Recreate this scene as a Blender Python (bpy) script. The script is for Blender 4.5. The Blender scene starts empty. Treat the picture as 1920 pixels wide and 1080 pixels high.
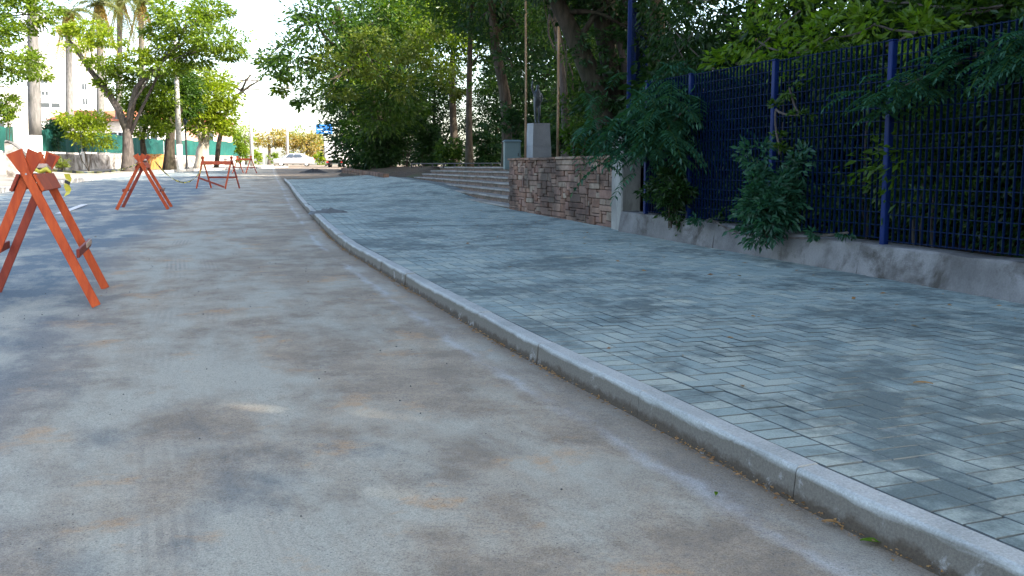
import bpy, math, random
import numpy as np
from mathutils import Vector, Matrix

# ------------------------------------------------------------------ camera
scene = bpy.context.scene
CAM_H, FPX = 1.10, 1800.0                      # eye height (m), focal length in 1920-px units
PITCH = math.atan(227.0 / FPX)
SLOPE = 20.0 / FPX                             # the street climbs gently away from the camera
cam_d = bpy.data.cameras.new('camera'); cam = bpy.data.objects.new('camera', cam_d)
scene.collection.objects.link(cam)
cam.location = (0, 0, CAM_H); cam.rotation_euler = (math.pi / 2 - PITCH, 0, 0)
cam_d.sensor_width = 36; cam_d.lens = 36 * FPX / 1920; cam_d.clip_end = 5000; cam_d.clip_start = 0.05
scene.camera = cam
# ------------------------------------------------------------------ sky, sun, exposure
SUN_EL, SUN_AZ = math.radians(37), math.radians(116)      # azimuth clockwise from +Y
world = bpy.data.worlds.new('World'); scene.world = world; world.use_nodes = True
wn = world.node_tree; wn.nodes.clear()
sky = wn.nodes.new('ShaderNodeTexSky'); sky.sky_type = 'NISHITA'; sky.sun_disc = False
sky.sun_elevation = SUN_EL; sky.sun_rotation = SUN_AZ
sky.air_density = 1.0; sky.dust_density = 2.5; sky.ozone_density = 0.0
bg = wn.nodes.new('ShaderNodeBackground'); bg.inputs['Strength'].default_value = 0.15
wo = wn.nodes.new('ShaderNodeOutputWorld')
wn.links.new(sky.outputs[0], bg.inputs[0]); wn.links.new(bg.outputs[0], wo.inputs[0])
sun_d = bpy.data.lights.new('sun', 'SUN'); sun = bpy.data.objects.new('sun', sun_d)
scene.collection.objects.link(sun)
sun_d.energy = 3.5; sun_d.angle = math.radians(0.5); sun_d.color = (1, .93, .82)
sdir = Vector((math.sin(SUN_AZ) * math.cos(SUN_EL), math.cos(SUN_AZ) * math.cos(SUN_EL), math.sin(SUN_EL)))
sun.rotation_euler = sdir.to_track_quat('Z', 'Y').to_euler(); sun.location = sdir * 100
scene.view_settings.view_transform = 'Standard'; scene.view_settings.look = 'None'
scene.view_settings.exposure = 2.3; scene.view_settings.gamma = 1.0
scene.view_settings.use_curve_mapping = False
scene.render.engine = 'CYCLES'
scene.cycles.max_bounces = 7; scene.cycles.diffuse_bounces = 4; scene.cycles.transmission_bounces = 4
scene.cycles.transparent_max_bounces = 4

# ------------------------------------------------------------------ helpers
C = scene.collection
rng = np.random.default_rng(7); random.seed(7)

def gz(y): return SLOPE * np.minimum(y, 125.0)
def at(u, v, y):
    """world point at forward distance y that the photograph shows at (u, v)"""
    a = (u - 960) / FPX; b = (540 - v) / FPX
    d = (a, math.cos(PITCH) + b * math.sin(PITCH), -math.sin(PITCH) + b * math.cos(PITCH))
    t = y / d[1]
    return Vector((d[0] * t, y, CAM_H + d[2] * t))

def link(o, parent=None):
    C.objects.link(o)
    if parent is not None: o.parent = parent
    return o
def mesh_from(name, V, F, mat=None, smooth=False):
    me = bpy.data.meshes.new(name)
    me.from_pydata([tuple(v) for v in V], [], [tuple(f) for f in F]); me.update()
    if mat: me.materials.append(mat)
    if smooth: me.shade_smooth()
    return me
def obj(name, V, F, mat, parent=None, smooth=False):
    return link(bpy.data.objects.new(name, mesh_from(name, V, F, mat, smooth)), parent)
def tag(o, label=None, cat=None, group=None, kind=None):
    if label: o['label'] = label
    if cat: o['category'] = cat
    if group: o['group'] = group
    if kind: o['kind'] = kind
    return o
def thing(name, label, cat, loc=(0, 0, 0), rz=0, group=None):
    o = bpy.data.objects.new(name, None); C.objects.link(o); o.empty_display_size = .1
    o.location = loc; o.rotation_euler = (0, 0, rz)
    return tag(o, label, cat, group)

class MB:
    def __init__(s): s.V = []; s.F = []
    def add(s, V, F):
        n = len(s.V); s.V += [tuple(v) for v in V]; s.F += [tuple(i + n for i in f) for f in F]; return s
    def box(s, c, d, M=None, ch=0.0):
        x, y, z = d[0] / 2, d[1] / 2, d[2] / 2
        if ch > 0:
            V = []
            for sx in (-1, 1):
                for sy in (-1, 1):
                    for sz in (-1, 1):
                        V += [(sx * (x - ch), sy * (y - ch), sz * z), (sx * (x - ch), sy * y, sz * (z - ch)), (sx * x, sy * (y - ch), sz * (z - ch))]
            I = lambda a, b, c_, k: ((a > 0) * 4 + (b > 0) * 2 + (c_ > 0)) * 3 + k
            F = []
            for q in (-1, 1):
                r = lambda L: L if q > 0 else L[::-1]
                F.append(r([I(-1, -1, q, 0), I(1, -1, q, 0), I(1, 1, q, 0), I(-1, 1, q, 0)]))
                F.append(r([I(-1, q, -1, 1), I(-1, q, 1, 1), I(1, q, 1, 1), I(1, q, -1, 1)]))
                F.append(r([I(q, -1, -1, 2), I(q, 1, -1, 2), I(q, 1, 1, 2), I(q, -1, 1, 2)]))
            for a in (-1, 1):
                for b in (-1, 1):
                    F.append([I(-1, a, b, 0), I(1, a, b, 0), I(1, a, b, 1), I(-1, a, b, 1)])
                    F.append([I(a, -1, b, 0), I(a, 1, b, 0), I(a, 1, b, 2), I(a, -1, b, 2)])
                    F.append([I(a, b, -1, 1), I(a, b, 1, 1), I(a, b, 1, 2), I(a, b, -1, 2)])
                    for c_ in (-1, 1): F.append([I(a, b, c_, 0), I(a, b, c_, 1), I(a, b, c_, 2)])
        else:
            V = [(sx * x, sy * y, sz * z) for sx in (-1, 1) for sy in (-1, 1) for sz in (-1, 1)]
            F = [(0, 1, 3, 2), (4, 6, 7, 5), (0, 4, 5, 1), (2, 3, 7, 6), (0, 2, 6, 4), (1, 5, 7, 3)]
        c = Vector(c)
        V = [(M @ Vector(v) if M else Vector(v)) + c for v in V]
        return s.add(V, F)
    def bar(s, a, b, w, h, ch=0.0):
        """rectangular bar from a to b; w across, h along the other normal"""
        a, b = Vector(a), Vector(b); d = b - a; L = d.length; d.normalize()
        up = Vector((0, 0, 1)) if abs(d.z) < .95 else Vector((0, 1, 0))
        sx = d.cross(up).normalized(); sz = sx.cross(d).normalized()
        M = Matrix((sx, d, sz)).transposed()
        return s.box((a + b) / 2, (w, L, h), M, ch)
    def tube(s, pts, rad, n=7, cap=True):
        pts = [Vector(p) for p in pts]
        if not hasattr(rad, '__len__'): rad = [rad] * len(pts)
        V = []; F = []; prev = None
        for i, p in enumerate(pts):
            t = (pts[min(i + 1, len(pts) - 1)] - pts[max(i - 1, 0)]).normalized()
            if prev is None: x = t.cross(Vector((.31, .87, .37))).normalized()
            else: x = (prev - t * prev.dot(t)).normalized()
            prev = x; y = t.cross(x)
            for k in range(n):
                a = 2 * math.pi * k / n
                V.append(p + (x * math.cos(a) + y * math.sin(a)) * rad[i])
        for i in range(len(pts) - 1):
            for k in range(n):
                k2 = (k + 1) % n
                F.append((i * n + k, i * n + k2, (i + 1) * n + k2, (i + 1) * n + k))
        if cap: F.append(tuple(range(n))[::-1]); F.append(tuple((len(pts) - 1) * n + k for k in range(n)))
        return s.add(V, F)
    def lathe(s, c, prof, n=14):
        c = Vector(c); V = []; F = []
        for r, z in prof:
            for k in range(n):
                a = 2 * math.pi * k / n; V.append(c + Vector((r * math.cos(a), r * math.sin(a), z)))
        m = len(prof)
        for i in range(m - 1):
            for k in range(n):
                F.append((i * n + k, i * n + (k + 1) % n, (i + 1) * n + (k + 1) % n, (i + 1) * n + k))
        F.append(tuple(range(n))[::-1]); F.append(tuple((m - 1) * n + k for k in range(n)))
        return s.add(V, F)
    def build(s, name, mat, parent=None, smooth=False): return obj(name, s.V, s.F, mat, parent, smooth)

# ------------------------------------------------------------------ material helpers
def new_mat(name):
    m = bpy.data.materials.new(name); m.use_nodes = True
    nt = m.node_tree; nt.nodes.clear()
    return m, nt
class NT:
    def __init__(s, nt): s.nt = nt
    def n(s, typ, **kw):
        x = s.nt.nodes.new(typ)
        for k, v in kw.items():
            if k.startswith('i_'):
                key = k[2:].replace('_', ' '); x.inputs[key].default_value = v
            else: setattr(x, k, v)
        return x
    def l(s, a, b): s.nt.links.new(a, b)
    def noise(s, vec, scale, detail=4, rough=.55, dist=0.0):
        x = s.n('ShaderNodeTexNoise'); x.inputs['Scale'].default_value = scale; x.inputs['Detail'].default_value = detail
        x.inputs['Roughness'].default_value = rough; x.inputs['Distortion'].default_value = dist
        if vec is not None: s.l(vec, x.inputs['Vector'])
        return x.outputs['Fac']
    def ramp(s, fac, stops):
        x = s.n('ShaderNodeValToRGB'); e = x.color_ramp.elements
        while len(e) < len(stops): e.new(.5)
        for i, (p, c) in enumerate(stops):
            e[i].position = p; e[i].color = (c[0], c[1], c[2], 1) if hasattr(c, '__len__') else (c, c, c, 1)
        s.l(fac, x.inputs[0]); return x.outputs[0]
    def mix(s, fac, a, b, mode='MIX'):
        x = s.n('ShaderNodeMix', data_type='RGBA', blend_type=mode)
        for sock, v in ((x.inputs[0], fac), (x.inputs[6], a), (x.inputs[7], b)):
            if isinstance(v, (int, float)): sock.default_value = v
            elif isinstance(v, tuple): sock.default_value = (v[0], v[1], v[2], 1)
            else: s.l(v, sock)
        return x.outputs[2]
    def math(s, op, a, b=0.0, c=None):
        x = s.n('ShaderNodeMath', operation=op)
        for i, v in enumerate((a, b) if c is None else (a, b, c)):
            if isinstance(v, (int, float)): x.inputs[i].default_value = v
            else: s.l(v, x.inputs[i])
        return x.outputs[0]
    def scale(s, vec, sc):
        x = s.n('ShaderNodeVectorMath', operation='MULTIPLY'); s.l(vec, x.inputs[0]); x.inputs[1].default_value = sc
        return x.outputs[0]
    def pbr(s, col, rough=.8, bump=None, bstr=.3, bdist=.01, metal=0.0, spec=.3):
        p = s.n('ShaderNodeBsdfPrincipled'); o = s.n('ShaderNodeOutputMaterial')
        if isinstance(col, tuple): p.inputs['Base Color'].default_value = (*col[:3], 1)
        else: s.l(col, p.inputs['Base Color'])
        if isinstance(rough, (int, float)): p.inputs['Roughness'].default_value = rough
        else: s.l(rough, p.inputs['Roughness'])
        p.inputs['Metallic'].default_value = metal; p.inputs['Specular IOR Level'].default_value = spec
        if bump is not None:
            b = s.n('ShaderNodeBump'); b.inputs['Strength'].default_value = bstr; b.inputs['Distance'].default_value = bdist
            s.l(bump, b.inputs['Height']); s.l(b.outputs[0], p.inputs['Normal'])
        s.l(p.outputs[0], o.inputs[0]); return p
def geo_pos(t): return t.n('ShaderNodeNewGeometry').outputs['Position']
def obj_co(t): return t.n('ShaderNodeTexCoord').outputs['Object']

def weathered(name, c1, c2, scale=3.0, rough=.85, bstr=.3, fine=60, dirt=None, spec=.25, stretch=(1, 1, 1), bdist=.004):
    """two-tone surface with fine relief and optional stains, in world space"""
    m, nt = new_mat(name); t = NT(nt); p = t.scale(geo_pos(t), stretch)
    a = t.noise(p, scale, 5, .6); b = t.noise(p, fine, 3)
    col = t.mix(t.ramp(a, [(.35, 0), (.65, 1)]), c1, c2)
    col = t.mix(t.ramp(b, [(.3, .72), (.7, 1.15)]), (0, 0, 0), col, 'MIX') if False else t.mix(.35, col, t.mix(1.0, col, t.ramp(b, [(.25, .35), (.75, 1.0)]), 'MULTIPLY'))
    if dirt:
        d = t.noise(p, dirt[1], 6, .65, .4); col = t.mix(t.ramp(d, [(dirt[2], 0), (dirt[2] + .14, 1)]), col, dirt[0])
    t.pbr(col, rough, b, bstr, bdist, spec=spec); return m
def plain(name, c, rough=.6, metal=0.0, spec=.4, var=.25, scale=8):
    m, nt = new_mat(name); t = NT(nt); p = obj_co(t)
    a = t.noise(p, scale, 4, .6)
    col = t.mix(t.ramp(a, [(.3, 0), (.7, 1)]), tuple(x * (1 - var) for x in c), c)
    t.pbr(col, rough, a, .1, .003, metal, spec); return m
def leaf_mat(name, c1, c2, c3, trans=.4, gloss=.022):
    m, nt = new_mat(name); t = NT(nt)
    g = t.n('ShaderNodeNewGeometry'); r = g.outputs['Random Per Island']
    big = t.noise(g.outputs['Position'], .8, 2)
    col = t.ramp(r, [(0, c1), (.55, c2), (1, c3)])
    col = t.mix(t.ramp(big, [(.35, 0), (.7, .5)]), col, c3)
    d = t.n('ShaderNodeBsdfDiffuse'); tr = t.n('ShaderNodeBsdfTranslucent'); gl = t.n('ShaderNodeBsdfGlossy')
    gl.inputs['Roughness'].default_value = .38
    tc = t.mix(1.0, col, (1.35, 1.45, .45), 'MULTIPLY')
    t.l(col, d.inputs[0]); t.l(tc, tr.inputs[0])
    m1 = t.n('ShaderNodeMixShader'); m1.inputs[0].default_value = trans
    t.l(d.outputs[0], m1.inputs[1]); t.l(tr.outputs[0], m1.inputs[2])
    m2 = t.n('ShaderNodeMixShader'); m2.inputs[0].default_value = gloss
    t.l(m1.outputs[0], m2.inputs[1]); t.l(gl.outputs[0], m2.inputs[2])
    o = t.n('ShaderNodeOutputMaterial'); t.l(m2.outputs[0], o.inputs[0]); return m
def bark_mat(name, c1, c2):
    m, nt = new_mat(name); t = NT(nt); p = t.scale(geo_pos(t), (1, 1, .22))
    a = t.noise(p, 9, 6, .65, .6); b = t.noise(p, 2.2, 3)
    col = t.mix(t.ramp(a, [(.35, 0), (.65, 1)]), c1, c2)
    col = t.mix(t.ramp(b, [(.45, 0), (.7, .5)]), col, tuple(x * .5 + y * .5 for x, y in zip(c1, (.05, .065, .03))))
    t.pbr(col, .9, a, .8, .03, spec=.15); return m

# ------------------------------------------------------------------ the kerb curve: everything on the street follows it
KP = np.array([(9.2, -18), (6.9, -12), (4.7, -6.3), (3.1, -2.2), (2.15, 0.1), (1.24, 2.21), (.93, 2.92), (.55, 3.94), (.17, 4.93), (-.38, 6.51), (-1.38, 9.52),
               (-2.09, 11.73), (-3.43, 16.7), (-5.14, 23.23), (-8.29, 35.75), (-9.32, 39.71), (-12.2, 51), (-16, 66), (-22, 90), (-32, 130), (-50, 200)], float)
def spline(P, n=24):
    out = []
    for i in range(len(P) - 1):
        p0 = P[max(i - 1, 0)]; p1 = P[i]; p2 = P[i + 1]; p3 = P[min(i + 2, len(P) - 1)]
        d = lambda a, b: max(np.linalg.norm(b - a), 1e-6) ** .5
        t0 = 0; t1 = t0 + d(p0, p1); t2 = t1 + d(p1, p2); t3 = t2 + d(p2, p3)
        for t in np.linspace(t1, t2, n, endpoint=False):
            A1 = p0 if t1 == t0 or i == 0 else (t1 - t) / (t1 - t0) * p0 + (t - t0) / (t1 - t0) * p1
            if i == 0: A1 = p1
            A2 = (t2 - t) / (t2 - t1) * p1 + (t - t1) / (t2 - t1) * p2
            A3 = p2 if i == len(P) - 2 else (t3 - t) / (t3 - t2) * p2 + (t - t2) / (t3 - t2) * p3
            B1 = A2 if i == 0 else (t2 - t) / (t2 - t0) * A1 + (t - t0) / (t2 - t0) * A2
            B2 = A2 if i == len(P) - 2 else (t3 - t) / (t3 - t1) * A2 + (t - t1) / (t3 - t1) * A3
            out.append((t2 - t) / (t2 - t1) * B1 + (t - t1) / (t2 - t1) * B2)
    out.append(P[-1]); return np.array(out)
KC = spline(KP)
seg = np.linalg.norm(np.diff(KC, axis=0), axis=1); KS = np.concatenate([[0], np.cumsum(seg)])
S0 = float(np.interp(2.92, KC[:, 1], KS)); KS = KS - S0           # s = 0 at the nearest visible kerb joint
sg = np.arange(KS[0], KS[-1], .1)
gx = np.interp(sg, KS, KC[:, 0]); gy = np.interp(sg, KS, KC[:, 1])
kw = 15; ker = np.ones(2 * kw + 1) / (2 * kw + 1)
tx = np.gradient(gx, sg); ty = np.gradient(gy, sg)
tx = np.convolve(np.pad(tx, kw, 'edge'), ker, 'valid'); ty = np.convolve(np.pad(ty, kw, 'edge'), ker, 'valid')
nn = np.hypot(tx, ty); tx /= nn; ty /= nn
def st(s, t):
    """s metres along the kerb, t metres to its right -> x, y"""
    x = np.interp(s, sg, gx); y = np.interp(s, sg, gy); ax = np.interp(s, sg, tx); ay = np.interp(s, sg, ty)
    return x + t * ay, y - t * ax
def sstep(a, b, v): v = np.clip((v - a) / (b - a), 0, 1); return v * v * (3 - 2 * v)
KERB_H = .115
def walk_z(x, y, t): return gz(y) + KERB_H + .22 * sstep(20.5, 29, y) * sstep(.4, 5, t)
STEP_O = Vector((-.05, 18.15, 0)); STEP_D = Vector((-.2425, .9701, 0)); STEP_N = Vector((.9701, .2425, 0))
FENCE_O = Vector((1.60, 12.15, 0)); FENCE_D = Vector((.309, -.951, 0)).normalized()
BY = np.array([-20, 12.15, 13.24, 18.1, 18.15, 46, 60]); BX = np.array([12.05, 1.60, 1.42, -.05, -.05, -7.0, -11.5])
def bound_x(y): return np.interp(y, BY, BX)

# ================================================================== MATERIALS
def road_material():
    m, nt = new_mat('dusty_asphalt'); t = NT(nt); P = geo_pos(t)
    uv = t.n('ShaderNodeAttribute', attribute_name='st').outputs['Vector']
    sep = t.n('ShaderNodeSeparateXYZ'); t.l(uv, sep.inputs[0]); T, Sx = sep.outputs[0], sep.outputs[1]
    U = t.scale(uv, (1, .45, 1))
    wob = t.math('SUBTRACT', t.noise(t.scale(uv, (.6, .35, 1)), 1.1, 6, .65), .5)
    n1 = t.noise(U, 1.5, 9, .66, .15); n2 = t.noise(P, 2.4, 9, .68, .2); n3 = t.noise(P, 38, 5, .75); n4 = t.noise(P, 260, 2, .6); n5 = t.noise(P, 130, 3, .65)
    Tw = t.math('ADD', T, t.math('MULTIPLY', wob, 1.1))
    # clean asphalt of the open lane, brownish dusted strip by the kerb
    lane = t.ramp(t.math('MULTIPLY_ADD', Tw, .25, 1.0), [(.28, 0), (.46, 1)])
    asph = t.mix(t.ramp(n3, [(.3, 0), (.7, 1)]), (.085, .118, .14), (.14, .172, .19))
    base = t.mix(t.ramp(n2, [(.38, 0), (.62, 1)]), (.225, .188, .14), (.34, .283, .205))
    base = t.mix(t.ramp(n3, [(.30, .45), (.55, 0)]), base, (.12, .12, .125))
    col = t.mix(lane, asph, base)
    # pale cement-grey film in patches with broken edges
    zone = t.ramp(t.math('MULTIPLY_ADD', Tw, .25, 1.0), [(.36, 0), (.50, .16), (.62, .12), (.80, -.05), (1, -.08)])
    film = t.ramp(t.math('ADD', t.math('ADD', n1, t.math('MULTIPLY', zone, .55)), t.math('MULTIPLY', t.math('SUBTRACT', n2, .5), .35)), [(.47, 0), (.64, .85)])
    film = t.math('MULTIPLY', film, t.ramp(n3, [(.25, .55), (.5, 1)]))
    col = t.mix(film, col, (.355, .35, .288))
    # tyre tracks: two bundles of narrow ribs that run with the kerb
    for c0, w0, st0, q in ((-1.89, .10, 150, .5), (-1.57, .08, 170, .3), (-.62, .12, 110, .12), (-2.9, .13, 110, .15)):
        d = t.math('SUBTRACT', t.math('ADD', T, t.math('MULTIPLY', t.math('SINE', t.math('MULTIPLY', Sx, .7)), .035)), c0)
        band = t.ramp(t.math('ABSOLUTE', d), [(w0 * .8, 1), (w0 * 1.25, 0)])
        ribs = t.ramp(t.math('MULTIPLY_ADD', t.math('SINE', t.math('MULTIPLY', d, st0)), .5, .5), [(.35, 0), (.65, 1)])
        pres = t.ramp(t.noise(t.scale(uv, (.3, .8, 1)), 1.1, 5, .6), [(.48, 0), (.62, 1)])
        k = t.math('MULTIPLY', t.math('MULTIPLY', t.math('MULTIPLY', band, pres), q), t.ramp(t.math('ADD', t.math('MULTIPLY', n2, .6), t.math('MULTIPLY', n3, .4)), [(.40, .15), (.58, 1)]))
        col = t.mix(k, col, t.mix(ribs, (.19, .175, .15), (.34, .305, .245)))
    # dark damp-looking patches
    dk = t.ramp(t.noise(t.scale(uv, (.5, .33, 1)), .95, 8, .66, .2), [(.585, 0), (.66, .75)])
    col = t.mix(t.math('MULTIPLY', dk, lane), col, (.105, .122, .13))
    # earth spilled on the surface
    e = t.ramp(t.noise(P, 2.3, 7, .66, .2), [(.58, 0), (.67, 1)])
    e2 = t.math('MULTIPLY', t.math('MULTIPLY', e, lane), t.ramp(n3, [(.35, .25), (.6, .8)]))
    col = t.mix(e2, col, (.40, .25, .13))
    # cement-washed line near the kerb, dirt in the gutter
    gl = t.math('ADD', T, t.math('MULTIPLY', t.math('SUBTRACT', n2, .5), .25))
    gut = t.math('MULTIPLY', t.ramp(t.math('MULTIPLY_ADD', gl, 1.0, 1.0), [(.70, 0), (.76, .9), (.80, .2), (.90, .05)]), t.ramp(n1, [(.40, 0), (.55, .7)]))
    col = t.mix(gut, col, (.42, .43, .42))
    edge = t.ramp(t.math('MULTIPLY_ADD', gl, 1.0, 1.0), [(.88, 0), (1.0, .8)])
    col = t.mix(edge, col, (.15, .11, .075))
    v = t.n('ShaderNodeTexVoronoi', feature='F1'); v.inputs['Scale'].default_value = 46; t.l(P, v.inputs['Vector'])
    grit = t.math('MULTIPLY', t.ramp(v.outputs['Distance'], [(.10, 1), (.17, 0)]), t.ramp(t.noise(P, 3.1, 3), [(.42, 0), (.62, .8)]))
    col = t.mix(grit, col, (.055, .06, .07))
    col = t.mix(.4, col, t.mix(1.0, col, t.ramp(n4, [(.28, .4), (.72, 1.35)]), 'MULTIPLY'))
    col = t.mix(.4, col, t.mix(1.0, col, t.ramp(n5, [(.33, .35), (.5, 1.0), (.68, 1.25)]), 'MULTIPLY'))
    h = t.math('ADD', t.math('MULTIPLY', n3, .6), n4)
    t.pbr(col, .9, h, .45, .005, spec=.2); return m
def paver_material():
    m, nt = new_mat('concrete_paver'); t = NT(nt); P = geo_pos(t)
    g = t.n('ShaderNodeNewGeometry'); oi = t.n('ShaderNodeObjectInfo')
    r = t.math('FRACT', t.math('ADD', g.outputs['Random Per Island'], oi.outputs['Random']))
    n1 = t.noise(P, .9, 8, .7, .2); n2 = t.noise(P, 5, 6, .7, .2); n3 = t.noise(P, 130, 3, .7)
    col = t.ramp(r, [(0, (.225, .29, .276)), (.5, (.278, .335, .308)), (1, (.35, .385, .33))])
    sand = t.ramp(t.math('ADD', t.math('MULTIPLY', n1, .65), t.math('MULTIPLY', n2, .4)), [(.50, 0), (.60, .9)])
    col = t.mix(sand, col, (.098, .128, .125))
    lime = t.ramp(t.noise(t.scale(P, (1, 1, 1)), 2.3, 5, .7, .3), [(.63, 0), (.76, .5)])
    col = t.mix(lime, col, (.42, .46, .46))
    col = t.mix(.5, col, t.mix(1.0, col, t.ramp(n3, [(.3, .45), (.7, 1.25)]), 'MULTIPLY'))
    t.pbr(col, .88, n3, .35, .003, spec=.25); return m
def kerb_material():
    m, nt = new_mat('kerb_cast_concrete'); t = NT(nt); P = geo_pos(t)
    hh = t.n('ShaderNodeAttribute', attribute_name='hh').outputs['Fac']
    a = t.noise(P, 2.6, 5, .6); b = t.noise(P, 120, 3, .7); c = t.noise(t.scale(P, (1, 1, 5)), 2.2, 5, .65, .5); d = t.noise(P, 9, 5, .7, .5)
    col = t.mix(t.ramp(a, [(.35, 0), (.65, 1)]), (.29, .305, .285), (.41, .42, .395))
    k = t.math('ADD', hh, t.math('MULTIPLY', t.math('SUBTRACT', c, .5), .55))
    col = t.mix(t.ramp(k, [(.78, .9), (.93, 0)]), col, (.125, .108, .085))  # face darkened below its top edge: painted shade together with brown dirt
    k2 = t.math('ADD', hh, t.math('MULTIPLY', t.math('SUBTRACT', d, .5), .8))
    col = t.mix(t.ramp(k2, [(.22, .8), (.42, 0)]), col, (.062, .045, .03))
    col = t.mix(t.ramp(d, [(.6, 0), (.72, .5)]), col, (.52, .52, .51))
    col = t.mix(.5, col, t.mix(1.0, col, t.ramp(b, [(.28, .4), (.72, 1.25)]), 'MULTIPLY'))
    t.pbr(col, .9, t.math('ADD', b, d), .5, .005, spec=.2); return m
def stone_material():
    m, nt = new_mat('wall_stone'); t = NT(nt); P = geo_pos(t)
    r = t.n('ShaderNodeObjectInfo').outputs['Random']
    col = t.ramp(r, [(0, (.19, .105, .075)), (.25, (.28, .17, .12)), (.5, (.32, .225, .175)), (.72, (.25, .15, .12)), (.88, (.37, .30, .23)), (1, (.15, .095, .075))])
    a = t.noise(P, 9, 5, .65); b = t.noise(P, 60, 3, .7); d = t.noise(P, 1.3, 4, .6, .5)
    col = t.mix(.6, col, t.mix(1.0, col, t.ramp(a, [(.3, .45), (.7, 1.3)]), 'MULTIPLY'))
    col = t.mix(t.ramp(d, [(.42, 0), (.62, .8)]), col, (.045, .035, .03))
    col = t.mix(1.0, col, (.72, .70, .68), 'MULTIPLY')
    t.pbr(col, .9, t.math('ADD', a, t.math('MULTIPLY', b, .5)), .7, .012, spec=.2); return m
def wood_red(name, c1, c2):
    m, nt = new_mat(name); t = NT(nt); p = obj_co(t)
    a = t.noise(t.scale(p, (6, 6, 1.2)), 3.5, 5, .65, .5); b = t.noise(p, 50, 3); s = t.noise(p, 14, 5, .7, .4)
    col = t.mix(t.ramp(a, [(.35, 0), (.65, 1)]), c1, c2)
    col = t.mix(t.ramp(s, [(.66, 0), (.74, .7)]), col, (.30, .17, .11))
    t.pbr(col, .62, b, .25, .003, spec=.35); return m
M = {}
M['road'] = road_material(); M['paver'] = paver_material(); M['stone'] = stone_material()
M['bed'] = weathered('paver_sand', (.055, .07, .072), (.16, .18, .175), 1.6, .95, .5, 150)
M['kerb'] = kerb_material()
M['kerb_old'] = weathered('kerb_painted', (.30, .29, .27), (.62, .6, .56), 1.6, .9, .4, 60, ((.07, .065, .06), 1.5, .52))
M['plinth'] = weathered('plinth_concrete', (.11, .107, .105), (.21, .207, .205), 1.8, .92, .6, 70, ((.055, .05, .045), 2.2, .50), bdist=.012)
M['pillar'] = weathered('pillar_concrete', (.16, .158, .145), (.30, .295, .27), 4, .9, .5, 70, ((.05, .047, .04), 3.0, .50), stretch=(1, 1, .3))
M['mortar'] = weathered('mortar', (.06, .05, .045), (.12, .10, .09), 5, .95, .5, 80)
M['litter'] = weathered('leaf_litter', (.035, .025, .016), (.085, .058, .036), 2.5, .95, .8, 35, ((.05, .06, .025), 1.2, .55), bdist=.03)
M['earth'] = weathered('earth', (.10, .085, .06), (.19, .16, .11), .5, .95, .4, 20)
M['step_riser'] = weathered('step_riser_stone', (.10, .068, .052), (.20, .145, .115), 6, .9, .7, 40, ((.06, .055, .04), 1.6, .52), stretch=(1, 1, 2.2), bdist=.012)
M['step_tread'] = weathered('step_tread_stone', (.17, .155, .135), (.29, .275, .25), 1.6, .88, .4, 50, ((.12, .10, .07), 1.1, .55))
M['plaza'] = weathered('plaza_paving', (.20, .18, .15), (.30, .28, .24), 1.2, .9, .4, 40, ((.09, .08, .05), .8, .52))
M['pave_left'] = weathered('pavement_left', (.20, .18, .15), (.32, .29, .25), .9, .9, .3, 30, ((.18, .15, .11), .7, .52))
M['blue'] = plain('blue_fence_paint', (.0025, .015, .085), .55, 0, .12, .3, 5)
M['blue_wire'] = plain('blue_wire_paint', (.0012, .010, .042), .6, 0, .08, .35, 4)
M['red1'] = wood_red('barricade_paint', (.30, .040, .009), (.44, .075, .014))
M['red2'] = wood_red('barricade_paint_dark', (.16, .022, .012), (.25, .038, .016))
M['raw'] = weathered('raw_pine', (.48, .34, .28), (.62, .50, .43), 6, .8, .3, 40, stretch=(1, 1, 1))
M['tape_y'] = plain('tape_yellow', (.55, .50, .05), .4, 0, .5, .1)
M['tape_k'] = plain('tape_black', (.02, .02, .02), .4, 0, .5, .1)
M['steel'] = plain('cabinet_paint', (.10, .145, .145), .55, 0, .4, .2, 3)
M['granite'] = weathered('pedestal_granite', (.15, .165, .18), (.21, .225, .235), 3, .6, .2, 90, spec=.4)
M['bronze'] = plain('statue_bronze', (.055, .07, .085), .45, .7, .5, .4, 6)
M['pole_brown'] = bark_mat('pole_wood', (.20, .13, .08), (.33, .24, .16))
M['galv'] = weathered('galvanised_pole', (.30, .31, .32), (.40, .41, .42), 3, .6, .1, 40, spec=.4)
M['concrete_pole'] = weathered('concrete_pole', (.32, .31, .29), (.45, .44, .41), 2, .9, .3, 40)
M['whitewash'] = weathered('whitewash', (.66, .64, .60), (.80, .79, .76), 2, .9, .3, 30, ((.38, .33, .27), 2.2, .60))
M['wall_white'] = weathered('peeling_white_wall', (.40, .36, .32), (.62, .59, .55), 1.1, .9, .4, 20, ((.13, .11, .09), .9, .46))  # peeling and stains; the dark mottle also paints in dappled shade
M['net'] = weathered('green_screen_net', (.004, .050, .042), (.010, .095, .078), .5, .8, .2, 12, ((.03, .10, .06), .45, .56))
M['black'] = plain('black_iron', (.025, .025, .028), .5, .3, .4, .2)
M['rubber'] = plain('tyre_rubber', (.02, .02, .02), .8, 0, .3, .2)
M['silver'] = plain('silver_car_paint', (.50, .51, .53), .3, .4, .5, .05)
M['truck_white'] = plain('truck_white', (.72, .72, .70), .45, 0, .5, .1)
M['glass'] = plain('dark_glass', (.03, .04, .05), .08, 0, .7, .1)
M['lamp_red'] = plain('tail_lamp_red', (.45, .02, .02), .3, 0, .5, .1)
M['plate'] = plain('plate_grey', (.55, .55, .55), .5, 0, .5, .1)
M['sign_blue'] = plain('sign_blue', (.02, .16, .48), .5, 0, .4, .15, 1)
M['sign_white'] = plain('sign_white', (.75, .76, .78), .5, 0, .4, .05)
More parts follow.
